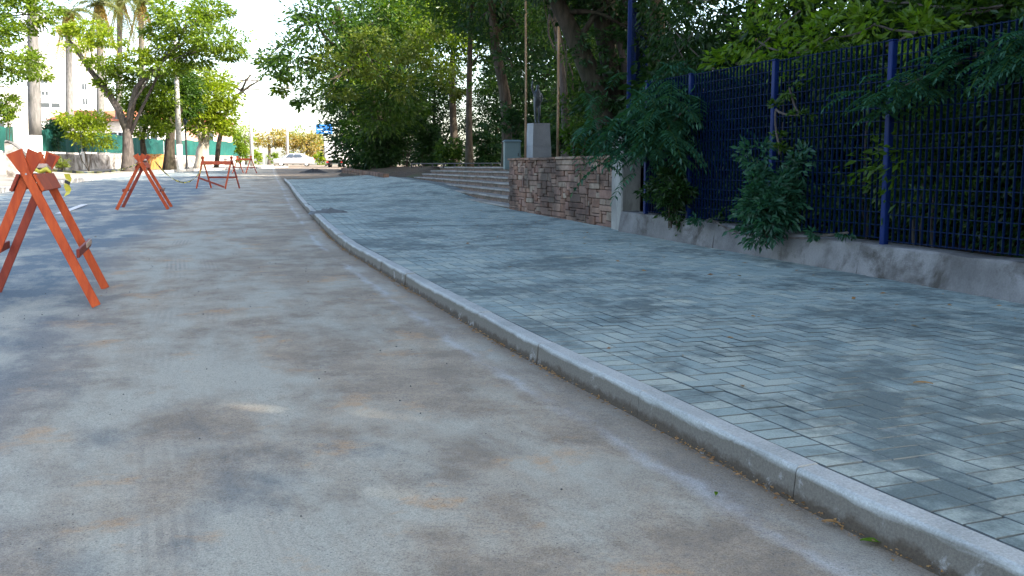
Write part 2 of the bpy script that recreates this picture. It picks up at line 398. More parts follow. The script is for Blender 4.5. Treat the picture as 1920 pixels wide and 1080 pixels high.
M['house_white'] = weathered('house_render', (.42, .39, .35), (.55, .52, .48), .5, .9, .15, 10)
M['house_pink'] = weathered('house_pink_render', (.55, .30, .24), (.66, .40, .33), .5, .9, .15, 10)
M['tile'] = weathered('roof_tile', (.34, .11, .06), (.48, .18, .09), 2, .85, .5, 14)
M['timber'] = weathered('orange_timber', (.50, .22, .06), (.68, .34, .10), 2, .75, .3, 20, stretch=(1, 1, .2))
M['tower'] = weathered('tower_render', (.42, .46, .52), (.52, .55, .60), .2, .8, .1, 6)
M['paint'] = weathered('road_paint', (.45, .45, .44), (.75, .75, .73), 3, .8, .3, 60, ((.16, .17, .175), 6, .52))
M['soil'] = weathered('dark_soil', (.028, .028, .030), (.07, .065, .06), 5, .95, .9, 40, bdist=.03)
M['sandpile'] = weathered('grey_sand', (.10, .11, .11), (.16, .17, .165), 6, .95, .7, 60)
M['dry_leaf'] = leaf_mat('dry_leaf', (.15, .07, .03), (.24, .13, .05), (.34, .20, .08), .15, .03)
M['pebble'] = plain('pebble', (.10, .105, .11), .9, 0, .2, .5, 60)
M['bark_dark'] = bark_mat('bark_dark', (.022, .018, .014), (.075, .06, .045))
M['bark_black'] = bark_mat('bark_black', (.010, .008, .006), (.05, .04, .03))
M['bark_grey'] = bark_mat('bark_grey', (.045, .038, .034), (.12, .10, .09))
M['bark_pale'] = bark_mat('bark_pale', (.28, .24, .19), (.46, .40, .33))
M['bark_palm'] = bark_mat('bark_palm', (.10, .097, .09), (.19, .18, .17))
M['lf_dark'] = leaf_mat('leaf_dark', (.006, .021, .007), (.012, .037, .011), (.027, .065, .015), .3)
M['lf_teal'] = leaf_mat('leaf_bluegreen', (.010, .045, .030), (.018, .072, .044), (.034, .105, .055), .3, .025)
M['lf_mid'] = leaf_mat('leaf_mid', (.013, .038, .006), (.027, .068, .010), (.062, .115, .014), .4)
M['lf_bright'] = leaf_mat('leaf_bright', (.045, .11, .010), (.085, .17, .014), (.14, .22, .02), .48)
M['lf_yellow'] = leaf_mat('leaf_yellow', (.085, .135, .008), (.14, .20, .010), (.23, .27, .014), .5)
M['lf_street'] = leaf_mat('leaf_street', (.038, .080, .007), (.080, .135, .009), (.155, .21, .013), .45)
M['lf_olive'] = leaf_mat('leaf_olive', (.045, .075, .012), (.085, .12, .018), (.16, .19, .03), .42)
M['lf_orange'] = leaf_mat('leaf_orange', (.18, .13, .03), (.28, .18, .05), (.20, .19, .04), .4)
M['lf_purple'] = leaf_mat('leaf_purple', (.028, .012, .03), (.05, .02, .05), (.08, .035, .07), .2)
M['frond_dry'] = leaf_mat('frond_dry', (.20, .12, .04), (.30, .19, .06), (.22, .20, .06), .35)
M['frond'] = leaf_mat('frond_green', (.05, .075, .02), (.09, .115, .03), (.16, .16, .05), .4)

# ================================================================== SETTING
# ground to the horizon
ys = [-900, -200, -60, 0, 60, 125, 400, 3500]; xs = [-3000, -200, -60, 0, 60, 200, 3000]
V = [(x, y, SLOPE * min(y, 125) - .12) for y in ys for x in xs]; nx = len(xs)
F = [(j * nx + i, j * nx + i + 1, (j + 1) * nx + i + 1, (j + 1) * nx + i) for j in range(len(ys) - 1) for i in range(nx - 1)]
tag(obj('ground', V, F, M['earth']), 'bare earthy ground beyond the street', kind='structure')
# road: a strip that follows the kerb; attribute "st" carries (t, s) in metres
def strip(name, svals, tvals, zf, mat, keep=None):
    Sg, Tg = np.meshgrid(svals, tvals, indexing='ij'); X, Y = st(Sg, Tg)
    Z = zf(X, Y, Tg); n = len(tvals)
    V = np.stack([X, Y, Z], -1).reshape(-1, 3)
    F = []
    for i in range(len(svals) - 1):
        for j in range(n - 1):
            if keep is None or keep(X[i, j], Y[i, j]): F.append((i * n + j, i * n + j + 1, (i + 1) * n + j + 1, (i + 1) * n + j))
    o = obj(name, V, F, mat)
    a = o.data.attributes.new('st', 'FLOAT_VECTOR', 'POINT')
    a.data.foreach_set('vector', np.stack([Tg, Sg, 0 * Tg], -1).reshape(-1).astype(np.float32))
    return o
svals = np.concatenate([np.arange(-20, 12, .25), np.arange(12, 45, .6), np.arange(45, 195, 3)])
tvals = np.concatenate([[-60, -45, -34, -26, -20, -16, -13, -11], np.arange(-9.5, .01, .5), [.3, 2, 6, 12, 20]])
def road_z(X, Y, T):
    return gz(Y) + .010 * np.sin(X * 1.7 + Y * .6) * np.sin(Y * .9 - X * .4) * (np.abs(T) > .4) - .012 * sstep(-.5, 0, T) * 0
tag(strip('road', svals, tvals, road_z, M['road']), 'dusty grey asphalt road with tyre tracks and earth stains', kind='structure')

# sidewalk bed and herringbone pavers
sidewalk = strip('sidewalk', np.arange(-6, 40.3, .3), np.concatenate([np.arange(.06, 7.6, .25)]),
                 lambda X, Y, T: walk_z(X, Y, T) - .0065, M['bed'], keep=lambda x, y: x < bound_x(y) + .6)
tag(sidewalk, 'grey herringbone block-paved sidewalk', kind='structure')
W = .1; T0 = .089 + .155; SMAX = 39.8
P_ = []                                           # (s, t, hs, ht)
s = -3.0
while s < SMAX: P_.append((s, .089 + .0775, W / 2 + .002, .0775)); s += .106
for i in range(int(-3 / W), int(SMAX / W)):
    for j in range(0, 74):
        k = (i - j) % 4
        if k == 0: P_.append(((i + 1) * W, T0 + (j + .5) * W, W, W / 2))
        elif k == 2:
            if j == 0: P_.append(((i + .5) * W, T0 + .5 * W, W / 2, W / 2))
            else: P_.append(((i + .5) * W, T0 + j * W, W / 2, W))
        elif k == 3 and j == 0: pass
P_ = np.array(P_); px, py = st(P_[:, 0], P_[:, 1])
keep = (px < bound_x(py) + .25) & (py > 1.3) & (px < .60 * py + .9)
P_ = P_[keep]; px = px[keep]; py = py[keep]
# which show largest: in frame, nearest first
inframe = (np.abs(px) < .533 * py * 1.02) & (py > 1.95)
order = np.argsort(np.where(inframe, np.hypot(px, py), 1e9))[:300]
near = np.zeros(len(P_), bool); near[order] = True
proto = {}
def paver_mesh(hs, ht):
    key = (round(hs, 4), round(ht, 4))
    if key not in proto:
        g, c = .0022, .0008; a, b = hs - g, ht - g
        V = [(-a + c, -b + c, 0), (a - c, -b + c, 0), (a - c, b - c, 0), (-a + c, b - c, 0),
             (-a, -b, -.005), (a, -b, -.005), (a, b, -.005), (-a, b, -.005), (-a, -b, -.03), (a, -b, -.03), (a, b, -.03), (-a, b, -.03)]
        F = [(0, 1, 2, 3)] + [(4 + k, 4 + (k + 1) % 4, (k + 1) % 4, k) for k in range(4)] + [(8 + k, 8 + (k + 1) % 4, 4 + (k + 1) % 4, 4 + k) for k in range(4)]
        me = mesh_from('paver', V, F, M['paver']); me.materials.append(M['bed'])
        for i_, p_ in enumerate(me.polygons): p_.material_index = int(i_ > 0)
        proto[key] = me
    return proto[key]
for q in order:
    s_, t_, hs, ht = P_[q]
    ax = np.interp(s_, sg, tx); ay = np.interp(s_, sg, ty)
    o = bpy.data.objects.new('paver', paver_mesh(hs, ht)); link(o, sidewalk)
    o.location = (px[q], py[q], walk_z(px[q], py[q], t_) + rng.normal(0, .0007))
    o.rotation_euler = (SLOPE + rng.normal(0, .006), rng.normal(0, .006), math.atan2(ay, ax) + rng.normal(0, .008))
R_ = P_[~near]; n = len(R_)
g, c = .0022, .0008
cs = np.array([-1, 1, 1, -1]); ct = np.array([-1, -1, 1, 1])
jit = rng.normal(0, .0008, (n, 1))
Vt = []
for inset, dz in ((g + c, 0.0), (g, -.005), (g, -.025)):
    ss = R_[:, 0:1] + cs * (R_[:, 2:3] - inset); tt = R_[:, 1:2] + ct * (R_[:, 3:4] - inset)
    X, Y = st(ss, tt); Z = walk_z(X, Y, tt) + dz + jit
    Vt.append(np.stack([X, Y, Z], -1))
Vt = np.stack(Vt, 1).reshape(-1, 3)               # n*12
base = np.array([(0, 1, 2, 3)] + [(4 + k, 4 + (k + 1) % 4, (k + 1) % 4, k) for k in range(4)] + [(8 + k, 8 + (k + 1) % 4, 4 + (k + 1) % 4, 4 + k) for k in range(4)])
Fq = (base[None] + (np.arange(n) * 12)[:, None, None]).reshape(-1, 4)
def quad_mesh(name, V, Fq, mat):
    me = bpy.data.meshes.new(name); k = Fq.shape[1]
    me.vertices.add(len(V)); me.vertices.foreach_set('co', np.ascontiguousarray(V, np.float32).ravel())
    me.loops.add(Fq.size); me.loops.foreach_set('vertex_index', np.ascontiguousarray(Fq, np.int32).ravel())
    me.polygons.add(len(Fq)); me.polygons.foreach_set('loop_start', np.arange(0, Fq.size, k, dtype=np.int32))
    me.update(calc_edges=True); me.validate(); me.shade_flat(); me.materials.append(mat); return me
pm_ = quad_mesh('pavers', Vt, Fq, M['paver']); pm_.materials.append(M['bed'])
mi_ = np.ones(len(pm_.polygons), np.int32); mi_[::9] = 0; pm_.polygons.foreach_set('material_index', mi_)
tag(link(bpy.data.objects.new('pavers', pm_), sidewalk), kind='stuff')

# kerb, one object per stone
kerb = bpy.data.objects.new('kerb', None); C.objects.link(kerb); tag(kerb, 'curving grey concrete kerb of the paved sidewalk', kind='structure')
def kerbstone(s0, s1, mat, parent, h, w=.09, sub=4, off=(0, 0), curve=st, name='kerbstone', zf=None):
    prof = [(-.012, -.10), (-.010, -.002), (.0, h - .014), (.004, h - .005), (.012, h), (w - .008, h + .002), (w, h - .004), (w, -.10)]
    V = []; F = []; m = len(prof)
    for i, s_ in enumerate(np.linspace(s0, s1, sub + 1)):
        for t_, z_ in prof:
            x, y = curve(s_, t_ + off[0]); V.append((x, y, gz(y) + z_ + (off[1] if z_ > 0 else 0)))
    for i in range(sub):
        for k in range(m - 1): F.append((i * m + k, i * m + k + 1, (i + 1) * m + k + 1, (i + 1) * m + k))
    F.append(tuple(range(m))); F.append(tuple(sub * m + k for k in range(m))[::-1])
    o = obj(name, V, F, mat, parent)
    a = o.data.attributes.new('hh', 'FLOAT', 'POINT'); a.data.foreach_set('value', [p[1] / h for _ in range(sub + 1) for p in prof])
    return o
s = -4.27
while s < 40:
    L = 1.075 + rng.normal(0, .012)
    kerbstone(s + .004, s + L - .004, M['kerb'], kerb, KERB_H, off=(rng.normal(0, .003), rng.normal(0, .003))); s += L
kerb_end = s
# the sidewalk's far end returns to the right
ex, ey = st(40.2, .06)
for k in range(4):
    a = Vector((ex + 1.3 * k, ey - .02 + .62 * k * .9, 0)); b = Vector((ex + 1.3 * (k + 1) - .02, ey - .02 + .62 * (k + 1) * .9, 0))
    m = MB(); m.bar((a.x, a.y, gz(a.y) + .02), (b.x, b.y, gz(b.y) + .02), .13, .22, .012); m.build('kerbstone', M['kerb'], kerb)

# left side: pavement, kerb
LK = np.array([(-4, -30), (-8.2, 0), (-11.6, 14), (-15.4, 29), (-17.8, 38.4), (-21.4, 53.9), (-23.3, 68.6), (-22.6, 79.4), (-21.6, 95)], float)
LC = spline(LK); LS = np.concatenate([[0], np.cumsum(np.linalg.norm(np.diff(LC, axis=0), axis=1))])
def lst(s, t):
    x = np.interp(s, LS, LC[:, 0]); y = np.interp(s, LS, LC[:, 1]); e = .6
    ax = np.interp(s + e, LS, LC[:, 0]) - np.interp(s - e, LS, LC[:, 0]); ay = np.interp(s + e, LS, LC[:, 1]) - np.interp(s - e, LS, LC[:, 1])
    r = np.hypot(ax, ay); return x - t * ay / r, y + t * ax / r          # t to the left
sl = np.arange(0, LS[-1], 1.5); V = []; F = []
tl = [.1, 1, 3, 6, 9, 14, 30]
for s_ in sl:
    for t_ in tl:
        x, y = lst(s_, t_); V.append((x, y, gz(y) + .13))
for i in range(len(sl) - 1):
    for j in range(len(tl) - 1): F.append((i * 7 + j, (i + 1) * 7 + j, (i + 1) * 7 + j + 1, i * 7 + j + 1))
tag(obj('pavement', V, F, M['pave_left']), 'pale worn pavement across the road on the left', kind='structure')
kl = bpy.data.objects.new('far_kerb', None); C.objects.link(kl); tag(kl, 'patchy whitewashed kerb across the road on the left', kind='structure')
s = 38.0
while s < LS[-1] - 2:
    L = 1.0 + rng.uniform(-.1, .2)
    kerbstone(s + .02, s + L - .02, M['kerb_old'], kl, .16, .16, 1, (0, rng.normal(0, .012)), lst); s += L

# forest floor behind the fence, plaza above the steps
def poly(name, pts, mat, label):
    return tag(obj(name, pts, [tuple(range(len(pts)))], mat), label, kind='structure')
fx = lambda y: float(bound_x(y))
poly('forest_floor', [(fx(-20) + .1, -20, .15), (60, -20, .15), (60, 12.6, .42), (fx(12.6) + .2, 12.6, .42)], M['litter'], 'shaded leaf-littered ground behind the blue fence')
pz = 1.09
a0 = STEP_O + STEP_N * 1.75; a1 = STEP_O + STEP_D * 19.5 + STEP_N * 1.75
poly('plaza', [(1.72, 12.9, pz), (60, 12.9, pz), (70, 110, pz + .1), (4, 110, pz + .1), (-6.5, 56, pz), (a1.x, a1.y, pz), (a0.x, a0.y, pz), (.2, 18.1, pz)], M['plaza'], 'raised shady plaza behind the stone wall and steps')
# low earth bank between the end of the steps and the big tree
V = []; F = []
bank = [(-4.1, 34.6), (-4.62, 36.95), (-5.5, 40), (-7.2, 46), (-9.3, 55), (-11.5, 70), (-15, 90)]
for (x, y) in bank:
    g_ = float(gz(y))
    if y < 36: V += [(x - .6, y, g_ - .1), (x, y, g_ + .05), (x + .8, y, g_ + .2), (x + 2.0, y, .8), (x + 8, y, .9)]; continue
    for dx, z_ in ((-.6, g_ + .05), (0, g_ + .24), (.8, g_ + .48), (2.0, 1.12), (8, 1.15)): V.append((x + dx, y, max(z_, g_ + .05)))
for i in range(len(bank) - 1):
    for j in range(4): F.append((i * 5 + j, i * 5 + j + 1, (i + 1) * 5 + j + 1, (i + 1) * 5 + j))
tag(obj('bank', V, F, M['litter']), 'low earth bank under the trees past the steps', kind='structure')

# ================================================================== STEPS, STONE WALL, PILLAR, PLINTH
steps = thing('plaza_steps', 'long flight of weathered brown stone steps up to the plaza', 'steps', (STEP_O.x, STEP_O.y, .25))
def sub(o): return Vector(o.location)
for i in range(7):
    o_ = STEP_O + STEP_N * (.27 * i) - sub(steps); L = 19.2 - .35 * i; top = .38 + .12 * i
    z0 = top - .17
    m = MB(); a = o_ + STEP_N * .17; b = a + STEP_D * L
    m.bar((a.x, a.y, (z0 + top - .045) / 2), (b.x, b.y, (z0 + top - .045) / 2), .30, top - .045 - z0)
    stp = m.build('step', M['step_riser'], steps)
    nseg = 12
    for k in range(nseg):                                    # tread slabs laid end to end
        a = o_ + STEP_N * .155 + STEP_D * (L * k / nseg + .006); b = o_ + STEP_N * .155 + STEP_D * (L * (k + 1) / nseg - .006)
        m = MB(); zz = top - .021 + rng.normal(0, .003)
        m.bar((a.x, a.y, zz), (b.x, b.y, zz), .34, .042, .008); m.build('tread', M['step_tread'], stp)
steps.location.z = 0.0

WA = Vector((-.04, 18.06, 0)); WB = Vector((1.42, 13.24, 0)); WD = (WB - WA).normalized(); WNn = Vector((WD.y, -WD.x, 0))
WL = (WB - WA).length
if WNn.x > 0: WNn = -WNn                                      # outward: towards the street
wall = thing('stone_wall', 'retaining wall of reddish brown split stone beside the steps', 'wall', (WA.x, WA.y, .2))
M3 = Matrix((WD, -WNn, Vector((0, 0, 1)))).transposed()
m = MB(); cc = WD * WL / 2 - WNn * .17; m.box((cc.x, cc.y, .49), (WL, .30, 1.0 + .06), M3); m.build('core', M['mortar'], wall)
um = MB().box((0, 0, 0), (1, 1, 1), None, .07); unit_stone = mesh_from('stone', um.V, um.F, M['stone'])
cw, chh = .078, .0433; NC, NR = int(WL / cw), 24
occ = np.zeros((NR, NC), bool)
def put_stone(r, c, hh, ww, side=0):
    o = bpy.data.objects.new('stone', unit_stone); link(o, wall)
    pr = rng.uniform(.035, .062)
    w_, h_ = ww * cw - .010, hh * chh - .009
    if side == 0: p = WD * ((c + ww / 2) * cw) + WNn * (pr / 2 - .03)
    o.location = (p.x, p.y, .02 + (r + hh / 2) * chh); o.scale = (w_, pr + .02, h_)
    o.rotation_euler = (0, rng.normal(0, .008), math.atan2(WD.y, WD.x))
cnt = 0
for r in range(NR):
    for c in range(NC):
        if occ[r, c]: continue
        ww = int(rng.choice([2, 3, 4, 5, 6])); hh = int(rng.choice([1, 2, 2, 2, 3]))
        if rng.random() < .1: ww, hh = 1, 4
        hh = min(hh, NR - r); w2 = 0
        while w2 < ww and c + w2 < NC and not occ[r, c + w2]: w2 += 1
        occ[r:r + hh, c:c + w2] = True; put_stone(r, c, hh, w2); cnt += 1
# stones on the end face towards the steps, and the coping
for r in range(10):
    o = bpy.data.objects.new('stone', unit_stone); link(o, wall)
    p = -WD * .015 - WNn * .16; o.location = (p.x, p.y, .02 + (r + .5) * .104); o.scale = (.07, .30 + rng.uniform(-.03, .02), .094)
    o.rotation_euler = (0, 0, math.atan2(WD.y, WD.x))
k = 0; s = 0
while s < WL - .05:
    L = min(rng.uniform(.28, .55), WL - s)
    o = bpy.data.objects.new('coping_stone', unit_stone); link(o, wall)
    p = WD * (s + L / 2) - WNn * .14; o.location = (p.x, p.y, 1.04 + rng.normal(0, .004)); o.scale = (L - .01, .40, .04)
    o.rotation_euler = (0, 0, math.atan2(WD.y, WD.x)); s += L

pe = thing('planter_edge', 'low reddish stone edging past the far end of the steps', 'edging', (-4.75, 36.6, 0))
ea, eb = Vector((-4.75, 36.6, 0)), Vector((-9.75, 56, 0)); n_e = 44
for i in range(n_e):
    for k in range(2):
        q0 = (i + .5 * k * .9) / n_e; p = ea.lerp(eb, min(1, (i + .5 + .4 * k) / n_e)) - ea; o = bpy.data.objects.new('stone', unit_stone); link(o, pe)
        o.location = (p.x, p.y, float(gz((p + ea).y)) + .20 + .16 * k); o.scale = (.24 + rng.uniform(-.02, .02), (eb - ea).length / n_e - .015, .15); o.rotation_euler.z = math.atan2(eb.y - ea.y, eb.x - ea.x) - math.pi / 2
pil = MB(); pm = Matrix.Rotation(math.atan2(WD.y, WD.x), 3, 'Z')
pil.box((1.535, 12.98, .83), (.36, .28, 1.42), pm, .015)
tag(pil.build('concrete_pillar', M['pillar']), 'stained pale concrete pillar where the stone wall meets the blue fence', 'pillar')

# plinth under the fence: cast lengths
fa = math.atan2(FENCE_D.y, FENCE_D.x)
plinth = thing('fence_plinth', 'low stained concrete plinth running under the blue fence', 'plinth', (FENCE_O.x, FENCE_O.y, .2))
FP = lambda d, off=0: FENCE_O + FENCE_D * d + Vector((-FENCE_D.y, FENCE_D.x, 0)) * off      # off > 0: behind the fence
PL_TOP = lambda d: gz((FENCE_O + FENCE_D * d).y) + KERB_H + .265
ds = [-.55, 1.9, 4.3, 6.7, 9.1, 11.5, 13.9]
def plinth_piece(d0, d1):
    V = []; F = []
    prof = [(-.13, -.5), (-.125, .02), (-.10, .245), (-.085, .265), (.13, .268), (.14, -.5)]
    n_ = 8; m_ = len(prof)
    for i in range(n_ + 1):
        d = d0 + (d1 - d0) * i / n_; c_ = FP(d)
        for t_, z_ in prof:
            p = FP(d, t_ + .10 + rng.normal(0, .004)); V.append((p.x - plinth.location.x, p.y - plinth.location.y, gz(c_.y) + KERB_H + z_ + (rng.normal(0, .004) if z_ > 0 else 0) - .2))
    for i in range(n_):
        for k in range(m_ - 1): F.append((i * m_ + k, i * m_ + k + 1, (i + 1) * m_ + k + 1, (i + 1) * m_ + k))
    F.append(tuple(range(m_))); F.append(tuple(n_ * m_ + k for k in range(m_))[::-1])
    return obj('plinth_length', V, F, M['plinth'], plinth)
for a, b in zip(ds[:-1], ds[1:]): plinth_piece(a + .004, b - .004)
plinth.location.z = .2

# ------------------------------------------------------------------ blue mesh fence
def fence_panel(parent, A, B, z0, z1, name, sp=.068, sph=.105):
    """flat-bar grating between A and B: joined bars, too fine to pick apart"""
    m = MB(); d = (B - A); L = d.length; n_ = max(2, int(round(L / sp)))
    dn = d.normalized(); nrm = Vector((-dn.y, dn.x, 0))
    for i in range(1, n_):
        p = A + d * (i / n_)
        m.bar((p.x, p.y, z0), (p.x, p.y, z1), .024, .005) if False else m.box((p.x, p.y, (z0 + z1) / 2), (.005, .020, z1 - z0), Matrix((dn, nrm, Vector((0, 0, 1)))).transposed())
    k = int((z1 - z0) / sph)
    for i in range(k + 1):
        z = z0 + .01 + (z1 - z0 - .02) * i / k
        m.box(((A + B).x / 2, (A + B).y / 2, z), (L, .010, .006), Matrix((dn, nrm, Vector((0, 0, 1)))).transposed())
    return m.build(name, M['blue_wire'], parent)
fence = thing('mesh_fence', 'dark blue metal mesh fence on the concrete plinth, overgrown with vines', 'fence', (FENCE_O.x, FENCE_O.y, 0))
dposts = [0.0, 1.12, 2.80, 4.47, 6.15, 7.83, 9.5]
loc0 = Vector((FENCE_O.x, FENCE_O.y, 0))
for i, d in enumerate(dposts):
    p = FP(d, .10) - loc0; z0 = PL_TOP(d) - .02; z1 = z0 + 1.66
    m = MB(); m.box((p.x, p.y, (z0 + z1) / 2), (.055, .055, z1 - z0), Matrix.Rotation(fa, 3, 'Z'), .006)
    po = m.build('post', M['blue'], fence)
    m = MB(); m.box((p.x, p.y, z1 + .006), (.06, .06, .012), Matrix.Rotation(fa, 3, 'Z'), .003); m.build('cap', M['blue'], po)
for a, b in zip(dposts[:-1], dposts[1:]):
    A = FP(a + .04, .10) - loc0; B = FP(b - .04, .10) - loc0
    zb = max(PL_TOP(a), PL_TOP(b)) + .02
    fence_panel(fence, Vector((A.x, A.y, 0)), Vector((B.x, B.y, 0)), zb, zb + 1.62, 'mesh_panel')
tall = thing('tall_fence', 'tall blue barred fence running back from the pillar into the trees', 'fence', (1.56, 12.45, 0))
tp = [(1.60, 13.38), (1.85, 14.9), (2.22, 16.8), (2.6, 19.0)]
for (x, y) in tp:
    m = MB(); m.box((x - 1.56, y - 12.45, .4 + 1.6), (.055, .055, 3.25), None, .006); m.build('post', M['blue'], tall)
for a, b in zip(tp[:-1], tp[1:]):
    fence_panel(tall, Vector((a[0] - 1.56, a[1] - 12.45, 0)), Vector((b[0] - 1.56, b[1] - 12.45, 0)), .6, 3.6, 'mesh_panel', .12, .5)

# ================================================================== FOLIAGE
def unit(v): return v / np.maximum(np.linalg.norm(v, axis=-1, keepdims=True), 1e-9)
def leaf_mesh(name, C_, D_, N_, S_, mat, width=.42):
    """folded two-triangle leaves: base C_, direction D_, normal N_, length S_"""
    D_ = unit(D_); Sd = unit(np.cross(D_, N_)); Nn = np.cross(Sd, D_); S_ = S_[:, None]
    b = C_; tip = C_ + D_ * S_; mid = C_ + D_ * S_ * .45 + Nn * S_ * .07
    l = mid + Sd * S_ * width * .5; r = mid - Sd * S_ * width * .5
    V = np.stack([b, r, tip, l], 1).reshape(-1, 3); k = np.arange(len(C_)) * 4
    F = np.stack([np.stack([k, k + 1, k + 2], 1), np.stack([k, k + 2, k + 3], 1)], 1).reshape(-1, 3)
    return quad_mesh(name, V, F, mat)
def foliage(clusters, size, lai=2.2, droop=.25, up=.6, clump=.26, seed=0, per=26, flat=1.0):
    """leaf arrays for ellipsoid clusters (cx,cy,cz,rx,ry,rz): leaves gather in small sprays"""
    r = np.random.default_rng(seed); Cs = []; Ds = []; Ns = []; Ss = []
    for (cx, cy, cz, rx, ry, rz) in clusters:
        n = int(lai * math.pi * max(rx, ry) * rz / (.21 * size * size)) + 12
        ns = max(3, n // per); d = unit(r.normal(size=(ns, 3))); rad = r.uniform(.35, 1.0, (ns, 1)) ** .55
        sc = d * rad * np.array([rx, ry, rz])
        idx = r.integers(0, ns, n); sig = clump * (rx * ry * rz) ** (1 / 3)
        sig = min(sig, size * 4.5)
        off = r.normal(size=(n, 3)) * sig * np.array([1, 1, .55 * flat])
        p = sc[idx] + off
        out = unit(d[idx] * .8 + off / sig * .5 + r.normal(size=(n, 3)) * .5)
        out[:, 2] -= droop
        N = r.normal(size=(n, 3)) * .55; N[:, 2] += up
        Cs.append(p + np.array([cx, cy, cz])); Ds.append(out); Ns.append(N); Ss.append(size * r.uniform(.6, 1.25, n))
    return np.concatenate(Cs), np.concatenate(Ds), np.concatenate(Ns), np.concatenate(Ss)
def crown(clusters, size, mat, parent, name='crown', width=.42, **kw):
    c, d, n, s = foliage(clusters, size, **kw)
    return link(bpy.data.objects.new(name, leaf_mesh(name, c, d, n, s, mat, width)), parent)
def bend(a, b, sag=.15, n=6, seed=0, wob=.05):
    r = random.Random(seed); a, b = Vector(a), Vector(b); L = (b - a).length; out = []
    side = Vector((r.uniform(-1, 1), r.uniform(-1, 1), 0)) * L * wob * 2
    for i in range(n + 1):
        t = i / n; p = a.lerp(b, t); q = math.sin(math.pi * t)
        out.append(p + Vector((0, 0, sag * L * q)) + side * q + Vector((r.uniform(-1, 1), r.uniform(-1, 1), r.uniform(-.5, .5))) * L * wob * .4 * (0 < i < n))
    return out
def tree(name, label, base, trunk, clusters, size, leafm, barkm, group=None, r0=.25, limbs=7, lai=2.2, seed=1, limb_r=.4, extra=None, from_t=.45, **kw):
    """trunk: points relative to base; clusters: world ellipsoids; limbs grow from the trunk into the largest clusters"""
    root = thing(name, label, 'tree', base, 0, group); B = Vector(base); rr = random.Random(seed)
    pts = [Vector(p) for p in trunk]; n = len(pts)
    # resample trunk smoothly with a flared foot
    dense = []
    for i in range(n - 1):
        for k in range(4): dense.append(pts[i].lerp(pts[i + 1], k / 4))
    dense.append(pts[-1])
    for _ in range(2): dense = [dense[0]] + [(dense[i - 1] + dense[i] * 2 + dense[i + 1]) / 4 for i in range(1, len(dense) - 1)] + [dense[-1]]
    N = len(dense); rad = [r0 * (1 - .62 * i / (N - 1)) * (1.35 if i == 0 else 1.12 if i == 1 else 1) for i in range(N)]
    dense[0] = dense[0] - Vector((0, 0, .25))
    m = MB(); m.tube(dense, rad, 10); m.build('trunk', barkm, root, True)
    big = sorted(clusters, key=lambda c: -c[3] * c[5])[:limbs]
    for i, c in enumerate(big):
        t = from_t + (1 - from_t) * rr.random(); k = min(N - 2, int(t * (N - 1)))
        e = Vector(c[:3]) - B; e.z -= c[5] * .25
        a = dense[k]
        pl = bend(a, e, .10, 6, seed * 31 + i, .07); R = rad[k] * limb_r * rr.uniform(.8, 1.2)
        m = MB(); m.tube(pl, [R * (1 - .8 * j / 6) + .006 for j in range(7)], 7)
        for q in range(3):                                       # side twigs
            j = rr.randint(2, 5); tw = Vector((rr.uniform(-1, 1) * c[3], rr.uniform(-1, 1) * c[4], rr.uniform(-.2, .9) * c[5])) * .8
            m.tube(bend(pl[j], e + tw, .06, 4, seed * 77 + i * 5 + q, .06), [R * .35, R * .28, R * .2, R * .13, R * .06 + .003], 5)
        m.build('limb', barkm, root, True)
    loc = [(c[0] - B.x, c[1] - B.y, c[2] - B.z, c[3], c[4], c[5]) for c in clusters]
    crown(loc, size, leafm, root, lai=lai, seed=seed, **kw)
    if extra: 
        for (cl, sz, mt, kk) in extra: crown([(c[0] - B.x, c[1] - B.y, c[2] - B.z, c[3], c[4], c[5]) for c in cl], sz, mt, root, **kk)
    return root
def px_clusters(L, y, depth=1.0, jit=0.0, seed=0):
    """(u, v, half width px, half height px[, dy]) in the photograph, standing at distance y"""
    r = random.Random(seed); out = []
    for q in L:
        yy = y + (q[4] if len(q) > 4 else r.uniform(-jit, jit)); p = at(q[0], q[1], yy); k = yy / FPX
        out.append((p.x, p.y, p.z, q[2] * k, max(q[2], q[3]) * k * depth, q[3] * k))
    return out
def copy_tree(o, parent=None):
    c = o.copy(); C.objects.link(c); c.parent = parent
    for ch in list(o.children): copy_tree(ch, c)
    return c
def ground_at(u, v, dz=0.0):
    a = (u - 960) / FPX; b = (540 - v) / FPX
    d = (a, math.cos(PITCH) + b * math.sin(PITCH), -math.sin(PITCH) + b * math.cos(PITCH))
    t = (CAM_H - dz) / (SLOPE * d[1] - d[2]); return Vector((d[0] * t, d[1] * t, CAM_H + d[2] * t))

# ---- big broad tree that leans out over the road
cl = px_clusters([(560, 105, 55, 42), (520, 128, 34, 24), (615, 55, 70, 48), (700, 30, 80, 50), (645, 140, 75, 52), (608, 180, 40, 24), (575, 192, 22, 12),
                  (780, 40, 80, 55), (712, 215, 52, 42), (740, 175, 70, 55), (830, 95, 60, 55), (580, 20, 45, 22), (676, 238, 30, 26), (540, 165, 26, 18), (500, 105, 18, 14)], 47, .9, 3, 3)
cl_y = px_clusters([(690, 75, 40, 26, -2.5), (740, 95, 36, 24, -3), (655, 118, 32, 22, -3), (715, 145, 36, 22, -2.5), (785, 105, 30, 22, -2), (645, 172, 26, 16, -2), (845, 150, 26, 20, -2), (800, 60, 34, 20, -2.5), (765, 165, 30, 22, -3), (610, 110, 26, 14, -2), (870, 190, 20, 16, -2)], 46, .7)  # yellower sprays on the sunny part: sunlight put into the leaf colour
